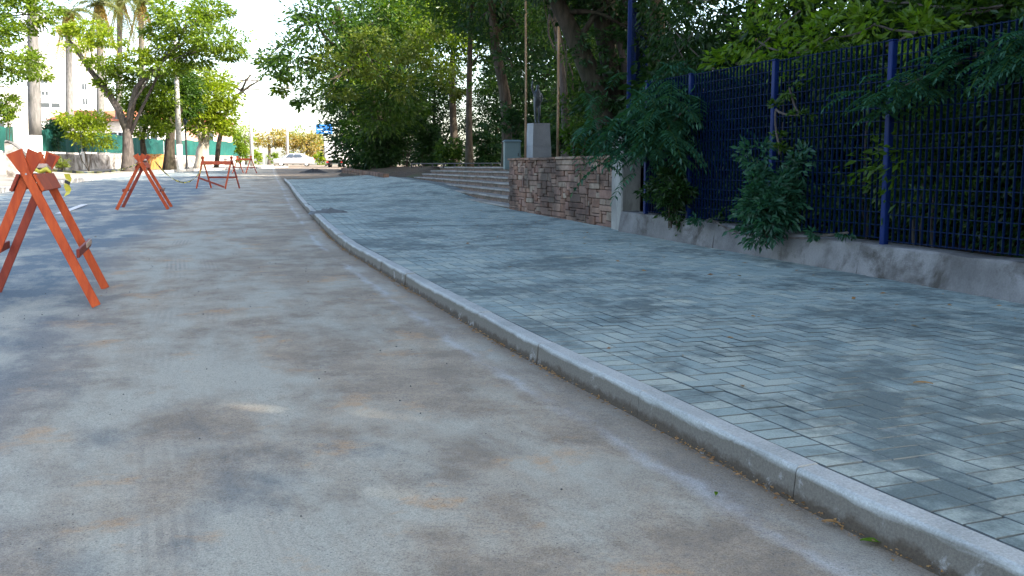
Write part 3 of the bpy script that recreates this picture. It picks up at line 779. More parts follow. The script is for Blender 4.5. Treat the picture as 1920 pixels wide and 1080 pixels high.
tree('broadleaf_tree', 'huge dark broadleaf tree leaning its crown out over the road', tuple(ground_at(716, 322, .3)), [(0, 0, 0), (.2, -.3, 2), (-.5, -1, 4.2), (-1.2, -1.8, 6.2), (-1.8, -2, 8)],
     [c for i, c in enumerate(cl) if i % 3 != 1], .27, M['lf_mid'], M['bark_dark'], r0=.42, limbs=9, lai=3.2, seed=5, extra=[([c for i, c in enumerate(cl) if i % 3 == 1], .27, M['lf_street'], dict(lai=3.2, seed=6)), (cl_y, .25, M['lf_olive'], dict(lai=3.0, seed=8))])
# dark understorey shrubs at its foot, each its own plant
def shrub(name, label, u, v, y, hw, hh, size, mat, n=7, group=None, lai=2.3, seed=1, depth=.9, cat='shrub', base_z=None, stems=4, sw=1.0, **kw):
    r = random.Random(seed); k = y / FPX; c = at(u, v, y); b = Vector((c.x, y, base_z if base_z is not None else c.z - hh * k * 1.05))
    root = thing(name, label, cat, tuple(b), 0, group)
    cl = []
    for i in range(n):
        a = r.uniform(0, 6.28); q = r.random() ** .6
        cl.append((math.cos(a) * q * hw * k * .62, math.sin(a) * q * hw * k * .6 * depth, (c.z - b.z) + r.uniform(-.6, .62) * hh * k,
                   hw * k * r.uniform(.32, .5), hw * k * depth * r.uniform(.32, .5), hh * k * r.uniform(.28, .45)))
    crown(cl, size, mat, root, 'foliage', lai=lai, seed=seed, **kw)
    m = MB()
    for i in range(stems):
        q = cl[i % n]; m.tube(bend((r.uniform(-.05, .05), r.uniform(-.05, .05), -.08), (q[0], q[1], q[2]), .05, 5, seed + i, .05), [.028 * sw, .024 * sw, .02 * sw, .015 * sw, .01 * sw, .006 * sw], 5)
    m.build('stem', M['bark_dark'], root)
    return root
G1 = 'dark shrubs under the big tree'
for i, (u, v, y, hw, hh, mt, lb) in enumerate([
    (694, 285, 50, 34, 40, 'lf_dark', 'dark shrub nearest the road at the foot of the huge leaning tree'),
    (725, 265, 49, 48, 58, 'lf_dark', 'tall dark shrub hiding the trunk of the huge leaning tree'),
    (795, 262, 47, 46, 54, 'lf_dark', 'dense dark shrub behind the left end of the steps'),
    (848, 285, 44, 34, 28, 'lf_mid', 'low shrub below the bright sky gap behind the steps'),
    (915, 275, 40, 42, 40, 'lf_dark', 'dark shrub just left of the green metal cabinet'),
    (760, 215, 52, 60, 40, 'lf_mid', 'mid-green tall shrub high above the left end of the steps')]):
    shrub('shrub', lb, u, v, y, hw, hh, .2, M[mt], 8, G1, 4.5, 40 + i, base_z=(.95 if y < 48 else .9))

# ---- trees of the plaza
GP = 'trees standing on the shady plaza'
def plaza_tree(label, u0, y, tops, clus, r0, leaf, bark, seed, size=.17, lai=2.3, limbs=6, dep=.9, jit=1.5, **kw):
    b = at(u0, 313, y); b.z = pz
    tr = [(0, 0, 0)] + [tuple(at(u, v, y) - b) for (u, v) in tops]
    return tree('plaza_tree', label, tuple(b), tr, px_clusters(clus, y, dep, jit, seed), size, M[leaf], M[bark], GP, r0, limbs, lai, seed, **kw)
plaza_tree('slim dark tree with a straight trunk beside the bright sky gap', 880, 33, [(879, 200), (881, 100), (884, 20), (890, -60)],
           [(880, 20, 70, 40), (830, -10, 70, 40), (930, 10, 60, 45), (900, 95, 40, 26), (850, 70, 34, 22), (875, -50, 90, 50), (905, 150, 30, 20)], .13, 'lf_mid', 'bark_dark', 11)
plaza_tree('dark tree with a crooked trunk behind the green cabinet', 955, 29, [(952, 230), (946, 170), (928, 90), (922, 0), (915, -70)],
           [(940, 60, 52, 40), (985, 30, 55, 40), (900, 30, 50, 36), (960, 120, 36, 26), (930, -40, 90, 50), (1000, 90, 30, 26), (925, 215, 30, 26), (985, 150, 26, 24)], .22, 'lf_dark', 'bark_dark', 12)
plaza_tree('leafy tree with yellowish leaves behind the statue', 1062, 24, [(1060, 200), (1050, 100), (1035, 0), (1030, -80)],
           [(1060, 205, 42, 34), (1090, 250, 45, 30), (1065, 140, 40, 34), (1030, 40, 50, 44), (1110, 200, 40, 36), (1085, 90, 40, 30), (1020, -30, 70, 40), (1125, 130, 32, 34)], .12, 'lf_mid', 'bark_grey', 13, .12)
# ficus: two heavy leaning stems rising behind the pillar
b = at(1152, 300, 15); b.z = 1.02
ftr = [(0, 0, 0)] + [tuple(at(u, v, 15) - b) for (u, v) in [(1150, 260), (1118, 165), (1082, 80), (1045, 5), (1010, -80)]]
ft = tree('ficus_tree', 'massive leaning tree with two dark trunks rising behind the concrete pillar', tuple(b), ftr,
          px_clusters([(1010, -70, 120, 60), (1100, -60, 120, 60), (1060, 20, 40, 24), (1150, -10, 55, 34), (1185, 50, 34, 30), (1130, 150, 26, 30), (1215, 60, 40, 50), (1120, 40, 30, 20)], 15.5, .9, .8, 4),
          .11, M['lf_dark'], M['bark_black'], None, .23, 6, 3.2, 14)
for tops, r_ in (([(1158, 250), (1150, 150), (1132, 70), (1120, -20), (1110, -90)], .19), ([(1160, 230), (1172, 130), (1160, 70), (1142, 10), (1128, -60)], .07), ([(1150, 80), (1168, 20), (1180, -50)], .05)):
    pts = ([Vector((.05, .1, -.1))] if r_ > .06 else []) + [at(u, v, 15.2) - b for (u, v) in tops]
    m = MB(); m.tube(pts, [r_ * (1 - .5 * i / (len(pts) - 1)) for i in range(len(pts))], 9); m.build('trunk', M['bark_grey'] if r_ < .1 else M['bark_black'], ft, True)
cr_ = []
for tops in ([(1150, 260), (1118, 165), (1082, 80)], [(1158, 250), (1150, 150), (1132, 70)]):
    for i in range(10):
        q = i / 9 * 1.98; k_ = int(q); (ua, va), (ub, vb) = tops[k_], tops[k_ + 1]; p = at(ua + (ub - ua) * (q - k_), va + (vb - va) * (q - k_), 14.85) - b
        cr_.append((p.x, p.y, p.z, .16, .14, .22))
crown(cr_, .075, M['lf_dark'], ft, 'ivy', lai=.9, seed=44, droop=.8)
# ---- far backdrop trees seen through the plaza
GB = 'backdrop trees beyond the plaza'
bk = at(1060, 313, 60); bt = tree('backdrop_tree', 'tree far behind the statue at the back of the plaza', (bk.x, 60, 1.1), [(0, 0, 0), (.2, 0, 3), (-.2, .3, 6), (.1, 0, 9)],
          [(bk.x + dx, 60 + dy, dz, rx, rx, rz) for dx, dy, dz, rx, rz in ((0, 0, 9, 3, 2), (-2.5, .5, 6.6, 2.2, 1.6), (2.6, 0, 6.2, 2.2, 1.6), (0, 1, 4.0, 2.4, 1.3), (-1.8, 0, 2.4, 2, 1.3), (2.2, 0, 2.6, 2, 1.4), (.5, .5, 11, 2.4, 1.8))],
          .34, M['lf_dark'], M['bark_dark'], GB, .24, 6, 4.2, 21)
for i, (u, y, sc, lb) in enumerate(((735, 72, 1.0, 'tree far behind the bright sky gap, left of the slim dark trunk'), (1000, 66, .6, 'tree far behind the green cabinet at the back of the plaza'),
                                    (1090, 52, 1.0, 'tree at the back of the plaza, right of the statue'), (930, 70, .62, 'low tree at the back of the plaza between the dark trunks'), (815, 66, .6, 'low tree at the back of the plaza left of the sky gap'), (1190, 44, 1.05, 'tree deep in shade behind the tall blue fence'), (690, 78, 1.0, 'tree far behind the huge leaning tree'))):
    c_ = copy_tree(bt); c_['label'] = lb; p = at(u, 313, y); c_.location = (p.x, y, 1.1); c_.rotation_euler.z = 1.3 * i + .7; c_.scale = (sc,) * 3

# ---- undergrowth on the planter behind the stone wall
for i, (u, v, y, hw, hh, mt, lb) in enumerate([
    (1085, 255, 17.5, 40, 34, 'lf_mid', 'bushy shrub with yellow-green leaves on top of the stone wall'),
    (1135, 225, 17.0, 34, 50, 'lf_dark', 'dark vine-hung shrub against the leaning trunks'),
    (1040, 262, 21.5, 30, 26, 'lf_dark', 'dark shrub just right of the statue pedestal'),
    (965, 235, 23.5, 26, 28, 'lf_dark', 'dark shrub just above the green cabinet')]):
    shrub('shrub', lb, u, v, y, hw, hh, .10, M[mt], 7, 'shrubs around the statue', 4.5, 60 + i, base_z=1.08)
# purple ground cover along the wall top
r = np.random.default_rng(3); n = 1500
tt = r.uniform(.25, WL - .2, n); off = r.uniform(.05, .55, n)
Cg = np.stack([WA.x + WD.x * tt - WNn.x * off, WA.y + WD.y * tt - WNn.y * off, 1.07 + r.uniform(0, .10, n)], 1)
Dg = r.normal(size=(n, 3)); Dg[:, 2] = np.abs(Dg[:, 2]) + .4
tag(link(bpy.data.objects.new('ground_cover', leaf_mesh('ground_cover', Cg, Dg, r.normal(size=(n, 3)) + [0, 0, .5], r.uniform(.05, .10, n), M['lf_purple'], .35))),
    'dark purple ground cover planted along the top of the stone wall', 'plant', kind='stuff')

# ---- thickets behind the blue fence, one per stretch
def line_clusters(d0, d1, off0, off1, z0, z1, n, rx, rz, seed):
    r = random.Random(seed); out = []
    for i in range(n):
        d = r.uniform(d0, d1); p = FP(d, r.uniform(off0, off1)); z = r.uniform(z0, z1)
        out.append((p.x, p.y, z, rx * r.uniform(.7, 1.3), rx * r.uniform(.7, 1.3), rz * r.uniform(.7, 1.3)))
    return out
GT = 'thickets behind the blue fence'
def thicket(label, d0, d1, seed, lai=2.0, mat='lf_dark'):
    mid = FP((d0 + d1) / 2, 1.0); base = (mid.x, mid.y, .3)
    root = thing('thicket', label, 'thicket', base, 0, GT)
    cl = line_clusters(d0, d1, .45, 1.6, .5, 2.1, 14, .45, .34, seed)
    crown([(c[0] - base[0], c[1] - base[1], c[2] - .3, *c[3:]) for c in cl], .085, M[mat], root, 'foliage', lai=lai * 1.7, seed=seed, up=.4, droop=.4)
    cl2 = line_clusters(d0, d1, 1.6, 4.5, .6, 3.2, 16, .75, .6, seed + 1)
    crown([(c[0] - base[0], c[1] - base[1], c[2] - .3, *c[3:]) for c in cl2], .15, M['lf_dark'], root, 'foliage', lai=4.2, seed=seed + 1)
    m = MB(); rr = random.Random(seed)
    for i in range(9):
        c = cl[i]; m.tube(bend((c[0] - base[0] + rr.uniform(-.2, .2), c[1] - base[1], 0), (c[0] - base[0], c[1] - base[1], c[2] - .2), .02, 5, seed + i, .05), .012, 5)
    m.build('stem', M['bark_grey'], root)
thicket('leafy thicket behind the fence panel next to the concrete pillar', -.2, 2.8, 81)
thicket('leafy thicket behind the middle fence panel, left of the bright blue post', 2.8, 4.6, 83, 2.2, 'lf_mid')
thicket('sparse dark thicket behind the fence panel at the right edge', 4.6, 7.2, 85, 1.5)
thicket('leafy thicket behind the fence out past the right edge', 7.2, 10.5, 87, 1.5)

GD = 'deep undergrowth behind the fence'
for i, (x, y, w_, h_, lb) in enumerate(((3.4, 13.6, 1.5, 1.6, 'dense dark undergrowth just behind the corner of the blue fence'), (3.2, 16.5, 1.6, 1.8, 'dense dark undergrowth beside the tall blue fence'),
        (5.6, 12.2, 1.7, 1.8, 'dense dark undergrowth behind the middle of the fence'), (6.6, 8.6, 1.6, 1.8, 'dense dark undergrowth behind the right-hand fence panel'), (5.0, 20, 2.0, 2.0, 'dense dark undergrowth deep behind the leaning trunks'),
        (7.2, 15.5, 2.2, 2.2, 'dense dark undergrowth far back behind the bright vine'), (8.0, 6.0, 1.8, 1.9, 'dense dark undergrowth beyond the right edge'), (3.6, 25, 2.4, 2.0, 'dense dark undergrowth at the right of the plaza'))):
    r_ = random.Random(i + 900); zb = .35 if y < 12.6 else 1.05; root = thing('undergrowth', lb, 'undergrowth', (x, y, zb), 0, GD)
    crown([(r_.uniform(-.7, .7) * w_, r_.uniform(-.7, .7) * w_, h_ * r_.uniform(.15, 1.25), w_ * .5, w_ * .5, h_ * .32) for _ in range(11)], .17, M['lf_dark'], root, 'foliage', lai=3.6, seed=900 + i)
    m = MB(); m.tube(bend((0, 0, -.1), (.1, .2, h_), .03, 5, i, .05), [.06, .05, .04, .03, .02, .01], 6); m.build('stem', M['bark_dark'], root)

# ---- vine mass that spills over the fence top
GV = 'vines hanging over the fence top'
def vine(label, pts, seed, mat, size=.085, lai=2.4, cat='vine', **kw):
    c0 = pts[0]; base = (c0[0], c0[1], c0[2]); root = thing('vine', label, cat, base, 0, GV)
    crown([(c[0] - base[0], c[1] - base[1], c[2] - base[2], *c[3:]) for c in pts], size, M[mat], root, 'foliage', lai=lai, seed=seed, **kw)
    m = MB()
    for i in range(len(pts) - 1):
        a = Vector(pts[i][:3]) - Vector(base); b_ = Vector(pts[i + 1][:3]) - Vector(base); m.tube(bend(a, b_, -.05, 5, seed + i, .04), .010, 5)
    tag(m.build('stem', M['bark_grey'], root), kind='stuff')
def fence_px(L, dy=0.0, depth=.8):
    out = []
    for (u, v, hw, hh) in L:
        y = 4.107 / max((u - 960) / FPX * .99 + .325 * 1.0, .12)*1.345 if False else None
        a = (u - 960) / FPX; y = (FENCE_O.x + .325 * FENCE_O.y) / (a + .325); y = y + dy
        p = at(u, v, y); k = y / FPX; out.append((p.x, p.y, p.z, hw * k, hw * k * depth, hh * k))
    return out
vine('bright green vine heaped on the fence top right of centre', fence_px([(1420, 75, 70, 45), (1490, 100, 60, 40), (1560, 70, 70, 45), (1640, 45, 70, 40), (1720, 60, 60, 35), (1380, 120, 50, 35), (1500, 20, 70, 35)], 1.0), 91, 'lf_bright', .095)
vine('dark hanging creeper over the fence between the tall fence and the bright vine', fence_px([(1300, 60, 60, 60), (1260, 110, 40, 40), (1340, 130, 45, 40), (1250, 40, 40, 40), (1310, 175, 36, 26)], 1.2), 92, 'lf_dark', .10, droop=.9, width=.26)
vine('green leaf mass high above the right-hand fence panel', fence_px([(1790, 25, 80, 30), (1880, 10, 70, 35), (1700, 5, 80, 30), (1600, -20, 90, 40), (1450, -30, 90, 40)], 1.8), 93, 'lf_mid', .10)
vine('dark leaf mass at the top behind the bright vine', fence_px([(1350, 0, 80, 50), (1250, -20, 70, 50), (1460, 40, 60, 40)], 2.6), 94, 'lf_dark', .12)
# ---- plants growing through the fence
shrub('fence_shrub', 'tall leafy shrub growing through the middle of the blue fence', 1450, 338, 9.0, 74, 118, .075, M['lf_teal'], 11, 'shrubs pushing through the fence', 4.2, 71, .55, base_z=.46, sw=.35)
shrub('fence_shrub', 'small leafy shrub at the fence foot near the pillar', 1262, 372, 11.1, 76, 62, .075, M['lf_dark'], 9, 'shrubs pushing through the fence', 3.4, 72, .5, base_z=.48, sw=.35)
vine('thin yellowish vine climbing the mesh above the tall fence shrub', fence_px([(1462, 290, 14, 20), (1456, 250, 12, 26), (1455, 205, 14, 24), (1500, 215, 22, 12), (1480, 165, 20, 18)], -.06, .3), 95, 'lf_mid', .06, 1.6)
vine('low creeper trailing on the plinth under the middle panel', fence_px([(1545, 440, 40, 10), (1590, 436, 36, 8), (1330, 410, 40, 10)], -.03, .3), 96, 'lf_teal', .06, 1.4)
# ---- overhanging boughs with feathered leaves
def bough(label, path, seed, mat, nleaf, length, spread, group, droop=.5, leaflet=.085, fold=9):
    base = Vector(path[0]); root = thing('bough', label, 'branch', tuple(base), 0, group)
    pts = [Vector(p) - base for p in path]; m = MB(); m.tube(pts, [.022 * (1 - .75 * i / (len(pts) - 1)) + .003 for i in range(len(pts))], 6); m.build('branch', M['bark_grey'], root, True)
    r = random.Random(seed); Cs, Ds, Ns, Ss = [], [], [], []; ra = MB()
    for i in range(nleaf):
        t = (i + r.random()) / nleaf * (len(pts) - 1) * .95 + .2; k = min(int(t), len(pts) - 2); o_ = pts[k].lerp(pts[k + 1], min(t - k, 1))
        o_ = o_ + Vector((r.gauss(0, spread), r.gauss(0, spread), r.gauss(0, spread * .7)))
        a = r.uniform(0, 6.283); d = Vector((math.cos(a), math.sin(a), r.uniform(-.3, .35))).normalized(); L = length * r.uniform(.7, 1.2)
        q = [o_ + d * L * s_ + Vector((0, 0, -droop * L * s_ * s_)) for s_ in np.linspace(0, 1, fold + 1)]
        ra.tube(q[::3], .0022, 3, False)
        side = d.cross(Vector((0, 0, 1))).normalized()
        for j in range(1, fold + 1):
            tl = leaflet * (1 - .45 * abs(j / fold - .45)) * r.uniform(.85, 1.15); ax = (q[j] - q[j - 1]).normalized()
            for sg_ in ((-1, 1) if j < fold else (0,)):
                dd = (ax * .55 + side * sg_ + Vector((0, 0, -.35))).normalized(); Cs.append(q[j]); Ds.append(dd); Ss.append(tl)
                Ns.append(Vector((r.gauss(0, .2), r.gauss(0, .2), 1)) + side * sg_ * .3)
    tag(ra.build('leaf_stalk', M['lf_mid'], root), kind='stuff')
    link(bpy.data.objects.new('foliage', leaf_mesh('foliage', np.array(Cs), np.array(Ds), np.array(Ns), np.array(Ss), M[mat], .30)), root)
    return root
GO = 'boughs overhanging the fence'
bough('drooping blue-green bough hiding the pillar top and fence corner', [at(1330, 120, 12.2), at(1290, 170, 11.8), at(1240, 205, 11.6), at(1190, 235, 11.5), at(1145, 265, 11.6)], 101, 'lf_teal', 300, .36, .20, GO, .6, .12)
bough('short drooping blue-green bough over the left fence panel', [at(1350, 140, 11.6), at(1300, 190, 11.2), at(1260, 230, 11.0), at(1235, 265, 11.0)], 102, 'lf_teal', 190, .34, .20, GO, .65, .12)
bough('long feathery bough slanting down across the right-hand fence panel', [at(1930, 60, 7.0), at(1850, 95, 7.1), at(1780, 125, 7.3), at(1700, 160, 7.5), at(1630, 200, 7.8)], 103, 'lf_teal', 190, .24, .09, GO, .35, .075)
bough('feathery bough tip hanging at the top right corner', [at(2010, 20, 6.2), at(1960, 60, 6.3), at(1915, 90, 6.4), at(1890, 120, 6.5)], 104, 'lf_teal', 90, .26, .09, GO, .45, .08)

# ---- tall shade trees in the grove on the right: their crowns roof over the street
GS = 'tall grove trees behind the blue fence'
gl = [(0, 0, 9.5, 3.6, 3.6, 1.7), (-3.6, 1, 8.3, 2.8, 2.8, 1.4), (3.4, -1, 8.6, 2.8, 2.8, 1.4), (.5, 3.6, 8.1, 2.8, 2.8, 1.4), (-.5, -3.6, 8.4, 2.8, 2.8, 1.4), (-2.4, -2.6, 10.6, 2.4, 2.4, 1.3), (2.5, 2.5, 10.9, 2.4, 2.4, 1.3), (0, 0, 12, 2.6, 2.6, 1.4), (-5.2, 2.4, 7.2, 1.8, 1.8, .9), (-4.6, -2.4, 7.6, 1.9, 1.9, 1.0)]
def grove(label, x, y, z, sc, rz): 
    c_ = copy_tree(gt); c_['label'] = label; c_.location = (x, y, z); c_.rotation_euler.z = rz; c_.scale = (sc,) * 3; return c_
gt = tree('grove_tree', 'tall grove tree behind the right-hand fence panel', (0, 0, 0), [(0, 0, 0), (.1, .1, 2.5), (-.1, .2, 5), (.1, 0, 7.5), (0, 0, 9.5)], gl, .30, M['lf_mid'], M['bark_dark'], GS, .24, 9, 5.5, 33)
gt.location = (6.9, 9.6, .3)
grove('tall grove tree behind the bright vine on the fence', 5.4, 14.0, 1.0, 1.0, 1.1)
grove('tall grove tree well behind the tall blue fence', 6.2, 20.5, 1.1, 1.1, 2.0)
grove('tall grove tree out of frame to the right of the camera', 8.8, 4.2, .2, 1.05, 3.0)
grove('tall grove tree out of frame behind the camera by the fence', 10.2, -1.8, .1, 1.1, 4.1)
grove('tall grove tree out of frame farther behind the camera', 11.8, -8.5, .0, 1.1, 5.2)
grove('tall grove tree at the middle of the plaza, right of the statue', 4.2, 28, 1.1, 1.15, .4)
grove('tall grove tree deep in the plaza behind the statue', 3.4, 33.5, 1.1, 1.2, 2.7)
grove('grove tree at the far corner of the plaza', -3.5, 60, 1.1, 1.1, 1.7)
grove('second-row grove tree far behind the fence', 13.5, 12, .4, 1.2, 1.9)
grove('second-row grove tree behind the plaza trees', 11, 24, 1.1, 1.25, 5.0)
grove('second-row grove tree at the plaza back, farthest right', 9, 36, 1.1, 1.2, .9)

# ================================================================== PLAZA OBJECTS
# statue on a granite pedestal
pd = thing('statue_pedestal', 'tall tapered grey granite pedestal under the statue', 'pedestal', (.53, 19.5, pz), .35)
def frustum(w0, w1, z0, z1, d0=None, d1=None):
    d0 = d0 or w0; d1 = d1 or w1
    V = [(sx * w0 / 2, sy * d0 / 2, z0) for sx, sy in ((-1, -1), (1, -1), (1, 1), (-1, 1))] + [(sx * w1 / 2, sy * d1 / 2, z1) for sx, sy in ((-1, -1), (1, -1), (1, 1), (-1, 1))]
    F = [(0, 3, 2, 1), (4, 5, 6, 7)] + [(k, (k + 1) % 4, 4 + (k + 1) % 4, 4 + k) for k in range(4)]
    return V, F
for nm, w0, w1, z0, z1 in (('base_block', .40, .395, -.05, .42), ('upper_block', .388, .35, .424, .85), ('top_slab', .36, .355, .853, .875)):
    V, F = frustum(w0, w1, z0, z1); obj(nm, V, F, M['granite'], pd)
me = bpy.data.meshes.new('statue')
J = [((0, 0, .40), .055), ((0, 0, .52), .07), ((.005, -.01, .62), .062), ((.005, -.01, .665), .024), ((.01, -.02, .72), .042), ((.01, -.02, .765), .030),
     ((-.075, 0, .605), .026), ((-.115, .0, .70), .020), ((-.105, -.02, .80), .014), ((-.10, -.02, .84), .016),
     ((.08, 0, .60), .026), ((.105, -.015, .50), .020), ((.07, -.06, .43), .015), ((.055, -.075, .42), .016),
     ((-.035, 0, .36), .042), ((-.035, -.005, .20), .030), ((-.03, 0, .05), .02), ((-.03, -.05, .015), .018),
     ((.035, 0, .36), .042), ((.04, -.02, .20), .030), ((.035, .0, .05), .02), ((.035, -.05, .015), .018)]
Ed = [(0, 1), (1, 2), (2, 3), (3, 4), (4, 5), (2, 6), (6, 7), (7, 8), (8, 9), (2, 10), (10, 11), (11, 12), (12, 13), (0, 14), (14, 15), (15, 16), (16, 17), (0, 18), (18, 19), (19, 20), (20, 21)]
me.from_pydata([j[0] for j in J], Ed, []); me.materials.append(M['bronze'])
stt = bpy.data.objects.new('statue', me); C.objects.link(stt)
sk = stt.modifiers.new('skin', 'SKIN'); 
for i, v_ in enumerate(me.skin_vertices[0].data): v_.radius = (J[i][1], J[i][1]); v_.use_root = (i == 0)
ss = stt.modifiers.new('sub', 'SUBSURF'); ss.levels = ss.render_levels = 2
stt.location = (.50, 19.5, pz + .872); stt.rotation_euler.z = .35
tag(stt, 'slender dark bronze statue with one arm raised, on the granite pedestal', 'statue')
# cabinet
cb = thing('metal_cabinet', 'grey-green metal utility cabinet beside the top of the steps', 'cabinet', (0.0, 19.9, pz), .1)
m = MB(); m.box((0, 0, .24), (.33, .30, .56), None, .006); m.build('body', M['steel'], cb)
m = MB(); m.box((0, -.155, .24), (.29, .012, .50), None, .003); dr = m.build('door', M['steel'], cb)
m = MB(); m.box((.11, -.168, .26), (.015, .012, .06), None, .003); m.build('handle', M['black'], dr)
V, F = frustum(.38, .30, .521, .56, .36, .2); obj('roof', V, F, M['steel'], cb)
# two thin poles
for (u, y, r_, lb) in ((985, 18.95, .022, 'thin brown pole standing between the cabinet and the pedestal'), (1045, 20.2, .026, 'thin pale pole wound with leaves right of the pedestal')):
    p = at(u, 300, y); root = thing('pole', lb, 'pole', (p.x, y, pz), 0, 'thin poles by the statue')
    m = MB(); m.tube([(0, 0, -.05), (.01, 0, 1.5), (0, .01, 3.2), (.015, 0, 5.2)], [r_, r_ * .95, r_ * .85, r_ * .7], 8); m.build('shaft', M['pole_brown'], root, True)
    m = MB(); m.lathe((0, 0, 0), [(r_ * 2.2, 0), (r_ * 2.2, .02), (r_ * 1.3, .05)], 10); m.build('base_collar', M['galv'], root)
# low railing along the back of the steps
rl = thing('low_railing', 'low dark metal railing along the top of the steps', 'railing', (-2.4, 33, pz))
a = at(772, 306, 36); b = at(946, 306, 31); L_ = [Vector((a.x, 36, pz)), Vector((b.x, 31, pz))]
for k in range(9):
    p = L_[0].lerp(L_[1], k / 8) - Vector(rl.location); m = MB(); m.box((p.x, p.y, .06), (.05, .05, .16), None, .005); m.build('post', M['black'], rl)
for zz in (.13,):
    p = L_[0] - Vector(rl.location); q = L_[1] - Vector(rl.location); m = MB(); m.bar((p.x, p.y, zz), (q.x, q.y, zz), .05, .035, .005); m.build('rail', M['black'], rl)
# litter bin on the bank
p = ground_at(714, 318, .2); bn = thing('litter_bin', 'small blue litter bin under the huge leaning tree', 'bin', (p.x, p.y, p.z))
m = MB(); m.lathe((0, 0, 0), [(.03, -.05), (.03, .35), (.03, .36)], 8); m.build('stand', M['black'], bn)
m = MB(); m.lathe((0, 0, .33), [(.17, 0), (.22, .42), (.23, .44), (.2, .44), (.16, .06)], 14); m.build('bucket', M['blue_wire'], bn)

# ================================================================== BARRICADES
GBR = 'red wooden barricades across the road'
def barricade(label, foot_mid, heading, length=1.12, spread=.80, h=.98, drop_brace=False, front_off=0):
    """A-frame sawhorse. local x: along the board, local y: across the legs"""
    x, y = foot_mid; root = thing('barricade', label, 'barricade', (x, y, float(gz(y)) + .004), heading, GBR)
    for e, sx in enumerate((-1, 1)):
        for sy in (-1, 1):
            xx = sx * length / 2 + sy * .018
            a = Vector((xx, sy * spread / 2, .0)); t = 1.09; b_ = Vector((xx, sy * spread / 2 * (1 - t * 1.06), h * t))
            d = (b_ - a); up = Vector((1, 0, 0)); nrm = d.normalized().cross(up).normalized()
            m = MB(); Mx = Matrix((up, nrm, d.normalized())).transposed()
            m.box((a + b_) / 2, (.026, .064, d.length), Mx, .003)
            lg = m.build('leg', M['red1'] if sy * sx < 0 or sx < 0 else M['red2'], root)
            # splayed head nailed on the leg top
            V_ = []; c0 = b_ - d.normalized() * .10; 
            for w_, q in ((.034, -.03), (.056, .11)):
                for s1 in (-1, 1):
                    for s2 in (-1, 1): V_.append(c0 + d.normalized() * q + nrm * w_ * s1 + up * (.014 * s2 + sx * .002))
            F_ = [(0, 1, 3, 2), (4, 6, 7, 5), (0, 4, 5, 1), (2, 3, 7, 6), (0, 2, 6, 4), (1, 5, 7, 3)]
            obj('leg_head', V_, F_, M['red1'], lg)
        m = MB(); m.tube([(sx * length / 2 - .035, 0, h * .945), (sx * length / 2 + .037, 0, h * .945)], .007, 8); m.build('bolt', M['galv'], root)
    # top boards, one on each flank under the crossing
    for sy in (-1, 1):
        yy = sy * .078; m = MB(); m.box((.0, yy, h * .885), (length + .06, .022, .13), Matrix.Rotation(sy * .42, 3, 'X'), .003)
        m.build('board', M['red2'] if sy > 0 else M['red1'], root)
    m = MB(); m.box((length / 2 - .12, 0, h * .985), (.30, .10, .035), Matrix.Rotation(.12, 3, 'Y'), .004); m.build('raw_block', M['raw'], root)
    for sy in (-1, 1):
        f = .38; yy = sy * spread / 2 * (1 - f) ; a = Vector((-length / 2, yy + sy * .05, h * f)); b_ = Vector((length / 2 + .02, yy + sy * .05, h * f))
        if drop_brace and sy < 0: b_.z = .06; b_.y = -spread / 2 - .12; a.y -= .02
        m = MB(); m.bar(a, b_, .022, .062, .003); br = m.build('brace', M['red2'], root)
        if not drop_brace:
            m = MB(); m.bar(a.lerp(b_, .55) + Vector((0, sy * .014, .012)), b_ + Vector((.0, sy * .014, .012)), .006, .040); m.build('raw_patch', M['raw'], br)
    return root
def head(a, b): return math.atan2(b[1] - a[1], b[0] - a[0])
# first one: its length runs away from the camera, (near end -> far end)
B1 = barricade('nearest red wooden barricade, cut off by the left edge', (-3.63, 7.38), math.atan2(1.04, -.37), 1.10, .82, 1.02)
B2 = barricade('red barricade seen end-on, second from the camera', (-7.78, 20.4), math.atan2(1.25, -.36), 1.15, 1.0, 1.02)
B3 = barricade('red barricade seen side-on with a fallen brace', (-10.05, 33.0), math.atan2(-.35, 1.3), 1.10, .85, .98, True)
B4 = barricade('farthest red barricade, half hidden behind the side-on one', (-17.2, 62.2), math.atan2(-.6, 1.0), 1.2, .9, 1.0)
# caution tape: yellow and black stretches between the barricades
def tape(label, a, b, sag, w=.05, knot=None):
    root = thing('caution_tape', label, 'tape', tuple(a), 0, 'yellow and black tape between barricades')
    a, b = Vector(a), Vector(b); n_ = 40; P0 = []
    for i in range(n_ + 1):
        t = i / n_; p = a.lerp(b, t) - a; p.z -= sag * 4 * t * (1 - t); tw = math.sin(t * 21) * .9
        P0.append((p, Vector((math.sin(tw) * .5, math.sin(tw) * .6, math.cos(tw))) * w / 2))
    for mat, par in ((M['tape_y'], 0), (M['tape_k'], 1)):
        m = MB()
        for i in range(n_):
            if (i % 3 == 2) != bool(par): continue
            (p, q), (p2, q2) = P0[i], P0[i + 1]; o_ = Vector((0, .0012, 0))
            m.add([p - q, p2 - q2, p2 + q2, p + q, p - q + o_, p2 - q2 + o_, p2 + q2 + o_, p + q + o_], [(0, 1, 2, 3), (7, 6, 5, 4), (0, 4, 5, 1), (2, 6, 7, 3), (0, 3, 7, 4), (1, 5, 6, 2)])
        tag(m.build('yellow_stripe' if not par else 'black_stripe', mat, root), kind='stuff')
    return root
tA = at(85, 318, 7.85); tB = at(265, 303, 20.9); tC = at(440, 305, 33.0)
tape('faded tape stretched from the nearest barricade to the end-on one', tuple(tA), tuple(tB), .10, .026)
tape('sagging tape from the end-on barricade to the side-on one', tuple(at(290, 302, 20.6)), tuple(at(384, 306, 33)), .55, .04)
m = MB(); rr = random.Random(5)
